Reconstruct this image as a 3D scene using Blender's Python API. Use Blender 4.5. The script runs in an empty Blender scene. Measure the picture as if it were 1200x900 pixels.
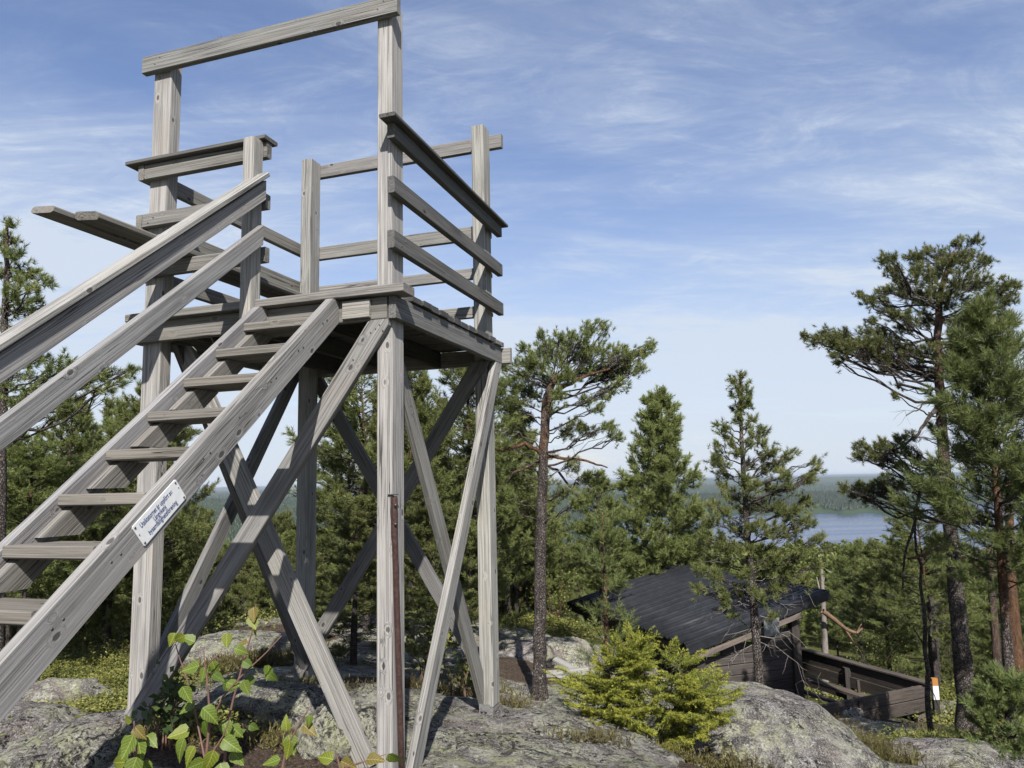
import bpy, bmesh, math, random
import numpy as np
from mathutils import Vector, Matrix, noise as mnoise
C = bpy.context.scene.collection
R = math.radians
rng = np.random.default_rng(7)
random.seed(7)

# ------------------------------------------------------------------ camera
F, PITCH, ROLL, EYE = 863.0, 0.1312, 0.0224, 1.6
sc = bpy.context.scene
cd = bpy.data.cameras.new('camera')
cd.sensor_width = 36.0
cd.lens = 36.0 * F / 1200.0
cd.clip_start = 0.05
cd.clip_end = 60000
cam = bpy.data.objects.new('camera', cd)
C.objects.link(cam)
cam.matrix_world = (Matrix.Translation((0, 0, EYE)) @ Matrix.Rotation(R(90) + PITCH, 4, 'X') @ Matrix.Rotation(-ROLL, 4, 'Z'))
sc.camera = cam

# ------------------------------------------------------------------ light
SUN_EL, SUN_AZ = R(43), R(173)
sd = bpy.data.lights.new('sun', 'SUN')
sd.energy = 5.0
sd.angle = R(0.55)
sd.color = (1.0, 0.962, 0.91)
sun = bpy.data.objects.new('sun', sd)
C.objects.link(sun)
to_sun = Vector((math.cos(SUN_EL) * math.sin(SUN_AZ), math.cos(SUN_EL) * math.cos(SUN_AZ), math.sin(SUN_EL)))
sun.rotation_euler = (-to_sun).to_track_quat('-Z', 'Y').to_euler()
sun.location = to_sun * 60

w = bpy.data.worlds.new('World')
sc.world = w
w.use_nodes = True
wt = w.node_tree
wt.nodes.clear()

def wn(t, **k):
    n = wt.nodes.new(t)
    for a, b in k.items():
        setattr(n, a, b)
    return n

def wl(a, b):
    wt.links.new(a, b)

def wmath(op, a, b=None, clamp=False):
    n = wn('ShaderNodeMath', operation=op, use_clamp=clamp)
    for i, x in enumerate((a, b)):
        if x is None:
            continue
        if isinstance(x, (int, float)):
            n.inputs[i].default_value = x
        else:
            wl(x, n.inputs[i])
    return n.outputs[0]

sky = wn('ShaderNodeTexSky', sky_type='NISHITA')
sky.sun_disc = False
sky.sun_elevation = SUN_EL
sky.sun_rotation = SUN_AZ
sky.altitude = 300
sky.air_density = 1.25
sky.dust_density = 0.9
sky.ozone_density = 3.0
tc = wn('ShaderNodeTexCoord')
sx = wn('ShaderNodeSeparateXYZ')
wl(tc.outputs['Generated'], sx.inputs[0])
zc = wmath('MAXIMUM', sx.outputs[2], 0.0)
den = wmath('ADD', zc, 0.16)
cx = wmath('DIVIDE', sx.outputs[0], den)
cy = wmath('DIVIDE', sx.outputs[1], den)
cv = wn('ShaderNodeCombineXYZ')
wl(cx, cv.inputs[0]); wl(cy, cv.inputs[1])

def cloud(rot, scale, stretch, nscale, detail, rough, dist, lo, hi, off):
    mp = wn('ShaderNodeMapping')
    mp.inputs['Rotation'].default_value = (0, 0, R(rot))
    mp.inputs['Scale'].default_value = (scale, scale * stretch, 1)
    mp.inputs['Location'].default_value = off
    wl(cv.outputs[0], mp.inputs[0])
    n = wn('ShaderNodeTexNoise')
    n.inputs['Scale'].default_value = nscale
    n.inputs['Detail'].default_value = detail
    n.inputs['Roughness'].default_value = rough
    n.inputs['Distortion'].default_value = dist
    wl(mp.outputs[0], n.inputs['Vector'])
    mr = wn('ShaderNodeMapRange', interpolation_type='SMOOTHSTEP')
    mr.inputs[1].default_value = lo
    mr.inputs[2].default_value = hi
    wl(n.outputs['Fac'], mr.inputs[0])
    return mr.outputs[0]

big = cloud(20, 0.50, 1.9, 1.0, 6, 0.55, 0.5, 0.28, 0.60, (3.1, 1.7, 0))
streak = cloud(24, 0.7, 3.6, 1.5, 10, 0.66, 1.0, 0.38, 0.72, (7.3, 2.2, 0))
wisp = cloud(-14, 1.1, 2.0, 2.3, 10, 0.70, 1.6, 0.42, 0.74, (1.3, 9.2, 0))
fine = cloud(10, 2.6, 2.4, 2.6, 9, 0.72, 0.8, 0.40, 0.75, (5.3, 4.2, 0))
cl = wmath('MULTIPLY', big, wmath('ADD', 0.24, wmath('ADD', wmath('MULTIPLY', streak, 0.42), wmath('MULTIPLY', wisp, 0.30))))
cl = wmath('ADD', cl, wmath('MULTIPLY', wmath('MULTIPLY', streak, wisp), 0.30))
cl = wmath('ADD', cl, wmath('MULTIPLY', wmath('MULTIPLY', fine, cl), 0.22))
hi = wn('ShaderNodeMapRange', interpolation_type='SMOOTHSTEP')       # the veil thins out overhead
hi.inputs[1].default_value = 0.22; hi.inputs[2].default_value = 0.62
hi.inputs[3].default_value = 1.25; hi.inputs[4].default_value = 0.50
wl(zc, hi.inputs[0])
cl = wmath('MULTIPLY', cl, hi.outputs[0])
veil = cloud(12, 0.62, 2.6, 1.3, 7, 0.58, 0.7, 0.40, 0.64, (11.3, 5.1, 0))
lo_ = wn('ShaderNodeMapRange', interpolation_type='SMOOTHSTEP')
lo_.inputs[1].default_value = 0.50; lo_.inputs[2].default_value = 0.22
lo_.inputs[3].default_value = 0.06; lo_.inputs[4].default_value = 0.46
wl(zc, lo_.inputs[0])
cl = wmath('ADD', cl, wmath('MULTIPLY', wmath('MULTIPLY', veil, lo_.outputs[0]), wmath('ADD', 0.6, wmath('MULTIPLY', fine, 0.5))))
hz = wn('ShaderNodeMapRange', interpolation_type='SMOOTHSTEP')       # thin veil thickens towards the horizon
hz.inputs[1].default_value = 0.50; hz.inputs[2].default_value = 0.0
hz.inputs[3].default_value = 0.0; hz.inputs[4].default_value = 0.56
wl(zc, hz.inputs[0])
cl = wmath('ADD', cl, hz.outputs[0], True)
cl = wmath('MULTIPLY', cl, 0.92, True)
mix = wn('ShaderNodeMix', data_type='RGBA')
wl(cl, mix.inputs[0])
tn = wn('ShaderNodeMix', data_type='RGBA', blend_type='MULTIPLY')
tn.inputs[0].default_value = 1.0
wl(sky.outputs[0], tn.inputs[6])
tn.inputs[7].default_value = (1.0, 0.96, 1.10, 1)
wl(tn.outputs[2], mix.inputs[6])
mix.inputs[7].default_value = (5.0, 5.6, 6.5, 1)
bg = wn('ShaderNodeBackground')
bg.inputs[1].default_value = 0.068
wl(mix.outputs[2], bg.inputs[0])
wo = wn('ShaderNodeOutputWorld')
wl(bg.outputs[0], wo.inputs[0])

sc.view_settings.view_transform = 'Standard'
sc.view_settings.look = 'None'
sc.view_settings.exposure = 1.0
sc.view_settings.gamma = 1.0
sc.view_settings.use_curve_mapping = False
sc.render.engine = 'CYCLES'
sc.cycles.max_bounces = 6
sc.cycles.diffuse_bounces = 3
sc.cycles.transparent_max_bounces = 8
sc.cycles.volume_bounces = 0
sc.cycles.use_denoising = True

# ------------------------------------------------------------------ pixel + depth -> point of the place
def at(px, py, Y):
    cr, sr = math.cos(ROLL), math.sin(ROLL)
    a, b = px - 600, py - 450
    x, y = a * cr - b * sr, a * sr + b * cr
    v = (x / F, 1.0, -y / F)
    cp, sp = math.cos(PITCH), math.sin(PITCH)
    d = (v[0], v[1] * cp - v[2] * sp, v[1] * sp + v[2] * cp)
    k = Y / d[1]
    return Vector((d[0] * k, Y, EYE + d[2] * k))

# ------------------------------------------------------------------ materials
MATS = {}

class NT:
    def __init__(s, name):
        m = bpy.data.materials.new(name)
        m.use_nodes = True
        s.m, s.t = m, m.node_tree
        s.t.nodes.clear()
        s.out = s.n('ShaderNodeOutputMaterial')
        MATS[name] = m

    def n(s, typ, **k):
        n = s.t.nodes.new(typ)
        for a, b in k.items():
            setattr(n, a, b)
        return n

    def put(s, sock, x):
        if isinstance(x, bpy.types.NodeSocket):
            s.t.links.new(x, sock)
        elif isinstance(x, (tuple, list)) and len(x) == 3 and sock.type == 'RGBA':
            sock.default_value = (*x, 1)
        else:
            sock.default_value = x

    def math(s, op, a, b=0.0, clamp=False):
        n = s.n('ShaderNodeMath', operation=op, use_clamp=clamp)
        s.put(n.inputs[0], a); s.put(n.inputs[1], b)
        return n.outputs[0]

    def mix(s, f, a, b, mode='MIX'):
        n = s.n('ShaderNodeMix', data_type='RGBA', blend_type=mode)
        s.put(n.inputs[0], f); s.put(n.inputs[6], a); s.put(n.inputs[7], b)
        return n.outputs[2]

    def noise(s, vec, scale, detail=4, rough=0.5, dist=0.0):
        n = s.n('ShaderNodeTexNoise')
        if vec is not None:
            s.put(n.inputs['Vector'], vec)
        n.inputs['Scale'].default_value = scale
        n.inputs['Detail'].default_value = detail
        n.inputs['Roughness'].default_value = rough
        n.inputs['Distortion'].default_value = dist
        return n.outputs['Fac']

    def ramp(s, x, lo, hi, a=0.0, b=1.0):
        n = s.n('ShaderNodeMapRange', interpolation_type='SMOOTHSTEP')
        s.put(n.inputs[0], x)
        n.inputs[1].default_value = lo; n.inputs[2].default_value = hi
        n.inputs[3].default_value = a; n.inputs[4].default_value = b
        return n.outputs[0]

    def mapping(s, vec, scale=(1, 1, 1), rot=(0, 0, 0)):
        n = s.n('ShaderNodeMapping')
        s.put(n.inputs[0], vec)
        n.inputs['Scale'].default_value = scale
        n.inputs['Rotation'].default_value = rot
        return n.outputs[0]

    def vadd(s, a, b):
        n = s.n('ShaderNodeVectorMath', operation='ADD')
        s.put(n.inputs[0], a); s.put(n.inputs[1], b)
        return n.outputs[0]

    def bump(s, h, strength, dist):
        n = s.n('ShaderNodeBump')
        s.put(n.inputs['Height'], h)
        n.inputs['Strength'].default_value = strength
        n.inputs['Distance'].default_value = dist
        return n.outputs[0]

    def attr(s, name):
        return s.n('ShaderNodeAttribute', attribute_name=name)

    def bsdf(s, col, rough=0.8, spec=0.3, normal=None, metal=0.0):
        b = s.n('ShaderNodeBsdfPrincipled')
        s.put(b.inputs['Base Color'], col)
        s.put(b.inputs['Roughness'], rough)
        b.inputs['Specular IOR Level'].default_value = spec
        b.inputs['Metallic'].default_value = metal
        if normal is not None:
            s.put(b.inputs['Normal'], normal)
        return b.outputs[0]

    def fin(s, sh):
        s.t.links.new(sh, s.out.inputs['Surface'])
        return s.m

def wood_material(name, base, dark, light, crack, warm):
    t = NT(name)
    oi = t.n('ShaderNodeObjectInfo')
    tcx = t.n('ShaderNodeTexCoord').outputs['Object']
    off = t.math('MULTIPLY', oi.outputs['Random'], 61.0)
    cmb = t.n('ShaderNodeCombineXYZ')
    for i in range(3):
        t.put(cmb.inputs[i], off)
    v = t.vadd(tcx, cmb.outputs[0])
    # knots bend the grain around them
    vk = t.mapping(v, (6.5, 11.0, 11.0))
    vo = t.n('ShaderNodeTexVoronoi')
    t.put(vo.inputs['Vector'], vk)
    vo.inputs['Scale'].default_value = 1.0
    kd = vo.outputs['Distance']
    sp = t.n('ShaderNodeSeparateColor')
    t.put(sp.inputs[0], vo.outputs['Color'])
    pick = t.ramp(sp.outputs[0], 0.50, 0.62)
    kn = t.math('MULTIPLY', t.ramp(kd, 0.155, 0.10), pick)
    ring = t.math('MULTIPLY', t.ramp(kd, 0.30, 0.15), pick)
    warp = t.math('MULTIPLY', ring, 0.05)
    wv = t.n('ShaderNodeCombineXYZ')
    t.put(wv.inputs[1], warp); t.put(wv.inputs[2], warp)
    vg = t.vadd(v, wv.outputs[0])
    g1 = t.noise(t.mapping(vg, (1.5, 120, 120)), 1.0, 6, 0.68)
    g2 = t.noise(t.mapping(vg, (2.6, 210, 210)), 1.0, 3, 0.6)
    bl = t.noise(t.mapping(v, (1.4, 7, 7)), 1.0, 4, 0.55)
    col = t.mix(t.ramp(g1, 0.36, 0.60), dark, base)
    col = t.mix(t.math('MULTIPLY', t.ramp(g2, 0.50, 0.75), 0.55), col, light)
    col = t.mix(t.math('MULTIPLY', t.ramp(bl, 0.52, 0.74), 0.42), col, warm)
    col = t.mix(t.math('MULTIPLY', t.ramp(bl, 0.47, 0.30), 0.60), col, dark)
    col = t.mix(t.math('MULTIPLY', ring, 0.22), col, light)
    col = t.mix(t.math('MULTIPLY', kn, 0.85), col, (0.034, 0.030, 0.027))
    ck = t.noise(t.mapping(vg, (0.7, 60, 60)), 1.0, 2, 0.5)
    cr = t.math('MULTIPLY', t.ramp(t.math('ABSOLUTE', t.math('SUBTRACT', ck, 0.5)), 0.018, 0.004),
                t.ramp(t.noise(t.mapping(v, (0.9, 3, 3)), 1.0, 2), 0.48, 0.60))
    col = t.mix(t.math('MULTIPLY', cr, crack), col, (0.03, 0.028, 0.026))
    ld = t.noise(v, 55, 4, 0.7)
    lp = t.math('MULTIPLY', t.ramp(ld, 0.60, 0.70), t.ramp(t.noise(v, 3.2, 3), 0.50, 0.66))
    col = t.mix(t.math('MULTIPLY', lp, 0.45), col, (0.060, 0.062, 0.050))
    mul = t.mix(1.0, col, oi.outputs['Color'], 'MULTIPLY')
    h = t.math('ADD', t.math('MULTIPLY', g1, 0.8), t.math('MULTIPLY', g2, 0.4))
    h = t.math('SUBTRACT', h, t.math('MULTIPLY', cr, 1.5))
    h = t.math('SUBTRACT', h, t.math('MULTIPLY', kn, 0.5))
    return t.fin(t.bsdf(mul, 0.82, 0.22, t.bump(h, 0.8, 0.0035)))

wood = wood_material('grey_wood', (0.230, 0.225, 0.216), (0.112, 0.109, 0.104), (0.312, 0.306, 0.295), 0.95, (0.215, 0.192, 0.163))
tarwood = wood_material('tarred_wood', (0.042, 0.036, 0.032), (0.017, 0.015, 0.014), (0.078, 0.068, 0.060), 0.9, (0.052, 0.038, 0.028))

def simple(name, col, rough=0.6, spec=0.3, metal=0.0, var=0.0, scale=20.0, col2=None, bump=0.0):
    t = NT(name)
    v = t.n('ShaderNodeTexCoord').outputs['Object']
    c = col
    nz = t.noise(v, scale, 5, 0.65)
    if col2 is not None:
        c = t.mix(t.ramp(nz, 0.5 - var, 0.5 + var), col, col2)
    nm = t.bump(nz, bump, 0.01) if bump else None
    return t.fin(t.bsdf(c, rough, spec, nm, metal))

roofmat = simple('black_roof_metal', (0.009, 0.010, 0.012), 0.50, 0.25, 0.0, 0.2, 6, (0.016, 0.017, 0.020), 0.0)
brownmetal = simple('brown_painted_steel', (0.030, 0.015, 0.013), 0.34, 0.5, 0.0, 0.12, 60, (0.050, 0.028, 0.024), 0.25)
darksteel = simple('dark_steel', (0.06, 0.06, 0.06), 0.45, 0.5, 0.6, 0.15, 50, (0.12, 0.11, 0.10), 0.1)
zincsteel = simple('dull_steel', (0.20, 0.20, 0.20), 0.5, 0.5, 0.7, 0.15, 50, (0.30, 0.29, 0.28), 0.1)
platemat = simple('white_plate', (0.56, 0.56, 0.555), 0.35, 0.5, 0.0, 0.2, 30, (0.50, 0.50, 0.49))
inkmat = simple('blue_ink', (0.030, 0.055, 0.17), 0.5, 0.4)
papermat = simple('shaded_grey_paper', (0.15, 0.16, 0.155), 0.6, 0.3, 0.0, 0.15, 14, (0.12, 0.13, 0.125))  # paper colour lowered to carry the shade of the shelter roof
orangemat = simple('orange_paint', (0.27, 0.125, 0.03), 0.6)
whitemat = simple('white_paint', (0.46, 0.46, 0.45), 0.6)
deadwood = simple('dead_twig_wood', (0.20, 0.18, 0.165), 0.9, 0.1, 0.0, 0.2, 30, (0.11, 0.095, 0.085), 0.3)
orangewood = simple('orange_dead_wood', (0.155, 0.095, 0.062), 0.9, 0.1, 0.0, 0.2, 20, (0.09, 0.06, 0.045), 0.3)

def rock_nodes(t, v):
    big = t.noise(v, 0.9, 5, 0.6)
    med = t.noise(v, 7.0, 8, 0.78)
    fin = t.noise(v, 85, 5, 0.8)
    col = t.mix(t.ramp(med, 0.40, 0.60), (0.085, 0.077, 0.070), (0.300, 0.282, 0.262))
    col = t.mix(t.math('MULTIPLY', t.ramp(big, 0.46, 0.66), 0.6), col, (0.250, 0.200, 0.175))
    col = t.mix(t.math('MULTIPLY', t.ramp(fin, 0.50, 0.38), 0.9), col, (0.020, 0.018, 0.017))
    col = t.mix(t.math('MULTIPLY', t.ramp(fin, 0.54, 0.64), 0.8), col, (0.45, 0.43, 0.405))
    # map lichens: pale grey-green crusts with broken edges, black crusts, white spots
    l1 = t.noise(v, 7.0, 8, 0.80, 0.5)
    lm = t.math('MULTIPLY', t.ramp(l1, 0.465, 0.505), t.ramp(t.noise(v, 1.5, 4), 0.36, 0.52))
    lm = t.math('MULTIPLY', lm, t.ramp(t.noise(v, 52, 6, 0.85), 0.43, 0.50))
    col = t.mix(t.math('MULTIPLY', lm, 0.92), col, t.mix(t.ramp(t.noise(v, 4.0, 4), .35, .65), (0.330, 0.340, 0.185), (0.420, 0.415, 0.320)))
    l2 = t.math('MULTIPLY', t.ramp(t.noise(v, 14, 8, 0.84, 0.7), 0.52, 0.55), t.ramp(t.noise(v, 1.9, 4), 0.38, 0.52))
    col = t.mix(t.math('MULTIPLY', l2, 0.95), col, (0.008, 0.008, 0.008))
    l3 = t.ramp(t.noise(v, 26, 6, 0.75, 0.3), 0.59, 0.63)
    col = t.mix(t.math('MULTIPLY', l3, 0.8), col, (0.50, 0.49, 0.46))
    crn = t.noise(t.mapping(v, (1, 1, 1), (.3, .2, .6)), 0.55, 4, 0.55, 0.6)
    crk = t.math('MULTIPLY', t.ramp(t.math('ABSOLUTE', t.math('SUBTRACT', crn, 0.5)), 0.006, 0.0015), t.ramp(t.noise(v, 0.8, 2), .48, .56))
    col = t.mix(t.math('MULTIPLY', crk, 0.7), col, (0.02, 0.018, 0.016))
    h = t.math('ADD', t.math('MULTIPLY', med, 1.7), t.math('MULTIPLY', fin, 0.45))
    h = t.math('ADD', h, t.math('MULTIPLY', lm, 0.12))
    h = t.math('SUBTRACT', h, t.math('MULTIPLY', crk, 0.9))
    return col, h

t = NT('lichen_granite')
geo = t.n('ShaderNodeNewGeometry')
c, h = rock_nodes(t, geo.outputs['Position'])
rockmat = t.fin(t.bsdf(c, 0.9, 0.2, t.bump(h, 1.0, 0.045)))

t = NT('hilltop_ground')
geo = t.n('ShaderNodeNewGeometry')
P = geo.outputs['Position']
c, h = rock_nodes(t, P)
att = t.attr('cover')
sp = t.n('ShaderNodeSeparateColor')
t.put(sp.inputs[0], att.outputs['Color'])
litn = t.noise(P, 46, 5, 0.75)
litter = t.mix(t.ramp(litn, 0.35, 0.65), (0.034, 0.024, 0.018), (0.120, 0.086, 0.062))
litter = t.mix(t.ramp(t.noise(P, 120, 2), 0.62, 0.70), litter, (0.26, 0.22, 0.18))
c = t.mix(t.ramp(t.math('ADD', sp.outputs[1], t.math('MULTIPLY', t.math('SUBTRACT', t.noise(P, 5, 5, .7), .5), .9)), 0.42, 0.58), c, litter)
mossn = t.noise(P, 38, 5, 0.7)
moss = t.mix(t.ramp(mossn, 0.35, 0.65), (0.030, 0.040, 0.012), (0.105, 0.115, 0.030))
moss = t.mix(t.ramp(t.noise(P, 3, 4), 0.5, 0.68), moss, (0.13, 0.10, 0.040))
c = t.mix(t.ramp(t.math('ADD', sp.outputs[0], t.math('MULTIPLY', t.math('SUBTRACT', t.noise(P, 6, 5, .7), .5), .9)), 0.42, 0.58), c, moss)
fn = t.noise(t.mapping(P, (1, 1, 1)), 0.012, 8, 0.72)
fst = t.mix(t.ramp(fn, 0.3, 0.7), (0.016, 0.028, 0.014), (0.034, 0.052, 0.024))
fst = t.mix(t.ramp(t.noise(P, 0.0016, 4), 0.55, 0.66), fst, (0.030, 0.048, 0.022))
fieldc = t.mix(t.noise(P, 0.004, 3), (0.13, 0.17, 0.06), (0.26, 0.26, 0.12))
far = t.math('MULTIPLY', sp.outputs[2], 1.0)
fld = t.math('MULTIPLY', t.ramp(att.outputs['Alpha'], 0.45, 0.55), 1.0)
c = t.mix(far, c, t.mix(fld, fst, fieldc))
groundmat = t.fin(t.bsdf(c, 0.95, 0.12, t.bump(h, 1.0, 0.045)))

t = NT('lake_water')
P = t.n('ShaderNodeNewGeometry').outputs['Position']
n1 = t.noise(t.mapping(P, (0.02, 0.16, 1)), 1.0, 5, 0.6)
watermat = t.fin(t.bsdf((0.020, 0.036, 0.085), t.ramp(t.noise(t.mapping(P, (.002, .012, 1)), 1, 3), .3, .7, 0.16, 0.30), 0.5, t.bump(n1, 0.5, 0.6)))

def foliage(name, dark, mid, light, trans=0.25, rough=0.55, spec=0.35):
    t = NT(name)
    a = t.attr('tint').outputs['Fac']
    oi = t.n('ShaderNodeObjectInfo').outputs['Random']
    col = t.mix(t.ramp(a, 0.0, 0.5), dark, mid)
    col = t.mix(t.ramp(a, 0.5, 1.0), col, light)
    hs = t.n('ShaderNodeHueSaturation')
    t.put(hs.inputs['Color'], col)
    t.put(hs.inputs['Value'], t.ramp(oi, 0, 1, 0.82, 1.20))
    t.put(hs.inputs['Hue'], t.ramp(oi, 0, 1, 0.49, 0.508))
    b = t.bsdf(hs.outputs[0], rough, spec)
    tr = t.n('ShaderNodeBsdfTranslucent')
    t.put(tr.inputs['Color'], hs.outputs[0])
    mx = t.n('ShaderNodeMixShader')
    mx.inputs[0].default_value = trans
    t.t.links.new(b, mx.inputs[1]); t.t.links.new(tr.outputs[0], mx.inputs[2])
    return t.fin(mx.outputs[0])

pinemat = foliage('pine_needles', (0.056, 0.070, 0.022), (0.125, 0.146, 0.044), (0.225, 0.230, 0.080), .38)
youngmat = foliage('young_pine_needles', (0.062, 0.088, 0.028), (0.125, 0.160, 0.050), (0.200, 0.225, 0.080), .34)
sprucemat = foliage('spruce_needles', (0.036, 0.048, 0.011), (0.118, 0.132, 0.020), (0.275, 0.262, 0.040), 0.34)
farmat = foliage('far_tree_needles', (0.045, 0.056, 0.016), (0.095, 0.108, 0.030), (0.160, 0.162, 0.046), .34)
conemat = foliage('hill_forest_needles', (0.012, 0.020, 0.010), (0.020, 0.032, 0.015), (0.034, 0.046, 0.020), .1)
heathmat = foliage('heather_sprigs', (0.060, 0.040, 0.022), (0.100, 0.088, 0.030), (0.150, 0.140, 0.040), 0.2)
berrymat = foliage('blueberry_leaves', (0.062, 0.074, 0.018), (0.130, 0.140, 0.032), (0.23, 0.22, 0.055), 0.3)
bushmat = foliage('birch_bush_leaves', (0.045, 0.066, 0.015), (0.095, 0.125, 0.024), (0.20, 0.21, 0.036), 0.36)
fernmat = foliage('rowan_leaves', (0.020, 0.036, 0.014), (0.045, 0.075, 0.022), (0.085, 0.12, 0.030), 0.3)
grassmat = foliage('dry_grass_blades', (0.055, 0.060, 0.018), (0.105, 0.105, 0.032), (0.18, 0.16, 0.060), 0.3)

t = NT('birch_leaf')
v = t.n('ShaderNodeTexCoord').outputs['Object']
oi = t.n('ShaderNodeObjectInfo')
sx_ = t.n('ShaderNodeSeparateXYZ')
t.put(sx_.inputs[0], v)
vein = t.math('SUBTRACT', t.math('MULTIPLY', sx_.outputs[0], 1.0), t.math('MULTIPLY', t.math('ABSOLUTE', sx_.outputs[1]), 0.9))
vn = t.math('ABSOLUTE', t.math('SUBTRACT', t.math('FRACT', t.math('MULTIPLY', vein, 135.0)), 0.5))
veins = t.ramp(vn, 0.09, 0.02)
mid_ = t.ramp(t.math('ABSOLUTE', sx_.outputs[1]), 0.0012, 0.0004)
lc = t.mix(t.noise(v, 60, 4), (0.056, 0.090, 0.010), (0.105, 0.142, 0.018))
lc = t.mix(t.math('MAXIMUM', veins, mid_), lc, (0.20, 0.24, 0.05))
lc = t.mix(1.0, lc, oi.outputs['Color'], 'MULTIPLY')
b = t.bsdf(lc, 0.52, 0.35, t.bump(t.math('MULTIPLY', veins, -1.0), 0.4, 0.001))
tr = t.n('ShaderNodeBsdfTranslucent')
t.put(tr.inputs['Color'], lc)
mx = t.n('ShaderNodeMixShader')
mx.inputs[0].default_value = 0.35
t.t.links.new(b, mx.inputs[1]); t.t.links.new(tr.outputs[0], mx.inputs[2])
leafmat = t.fin(mx.outputs[0])
stemmat = simple('reddish_stem', (0.13, 0.07, 0.05), 0.7, 0.3, 0.0, 0.2, 40, (0.09, 0.05, 0.04))

t = NT('pine_bark')
v = t.n('ShaderNodeTexCoord').outputs['Object']
tone = t.attr('tint').outputs['Fac']
nz = t.noise(t.mapping(v, (16, 16, 5)), 1.0, 6, 0.7, 0.3)
vo = t.n('ShaderNodeTexVoronoi', feature='DISTANCE_TO_EDGE')
t.put(vo.inputs['Vector'], t.vadd(t.mapping(v, (17, 17, 6)), t.mapping(v, (0, 0, 0))))
crk = t.ramp(vo.outputs['Distance'], 0.02, 0.22)
grey = t.mix(t.ramp(nz, 0.3, 0.7), (0.040, 0.032, 0.028), (0.185, 0.158, 0.142))
grey = t.mix(t.ramp(t.noise(v, 22, 4), 0.58, 0.68), grey, (0.23, 0.215, 0.20))
grey = t.mix(t.math('SUBTRACT', 1.0, crk), grey, (0.035, 0.028, 0.025))
orng = t.mix(t.ramp(nz, 0.3, 0.7), (0.060, 0.034, 0.022), (0.190, 0.105, 0.060))
col = t.mix(t.ramp(t.math('ADD', tone, t.math('MULTIPLY', t.math('SUBTRACT', t.noise(v, 4, 3), 0.5), 0.5)), 0.3, 0.7), grey, orng)
barkmat = t.fin(t.bsdf(col, 0.92, 0.15, t.bump(t.math('ADD', nz, t.math('MULTIPLY', crk, 1.2)), 1.0, 0.022)))

# ------------------------------------------------------------------ mesh helpers
def raw_mesh(name, V, tris=None, quads=None, mat=None, tint=None, smooth=False):
    me = bpy.data.meshes.new(name)
    V = np.asarray(V, dtype=np.float32)
    me.vertices.add(len(V))
    me.vertices.foreach_set('co', V.ravel())
    idx, starts, p = [], [], 0
    if quads is not None and len(quads):
        q = np.asarray(quads, dtype=np.int32)
        idx.append(q.ravel()); starts.append(np.arange(len(q)) * 4); p = len(q) * 4
    if tris is not None and len(tris):
        q = np.asarray(tris, dtype=np.int32)
        idx.append(q.ravel()); starts.append(np.arange(len(q)) * 3 + p)
    idx = np.concatenate(idx); starts = np.concatenate(starts)
    me.loops.add(len(idx))
    me.loops.foreach_set('vertex_index', idx.astype(np.int32))
    me.polygons.add(len(starts))
    me.polygons.foreach_set('loop_start', starts.astype(np.int32))
    if smooth:
        me.polygons.foreach_set('use_smooth', np.ones(len(starts), dtype=bool))
    if tint is not None:
        a = me.attributes.new('tint', 'FLOAT', 'POINT')
        a.data.foreach_set('value', np.asarray(tint, dtype=np.float32))
    me.update(calc_edges=True)
    if mat:
        me.materials.append(mat)
    return me

def obj(name, me, parent=None, loc=None):
    o = bpy.data.objects.new(name, me)
    C.objects.link(o)
    if parent:
        o.parent = parent
    if loc is not None:
        o.location = loc
    return o

def tag(o, label=None, cat=None, group=None, kind=None):
    if label: o['label'] = label
    if cat: o['category'] = cat
    if group: o['group'] = group
    if kind: o['kind'] = kind
    return o

def empty(name, loc, rz=0.0):
    e = bpy.data.objects.new(name, None)
    C.objects.link(e)
    e.location = loc
    e.rotation_euler = (0, 0, rz)
    e.empty_display_size = 0.2
    return e

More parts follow.
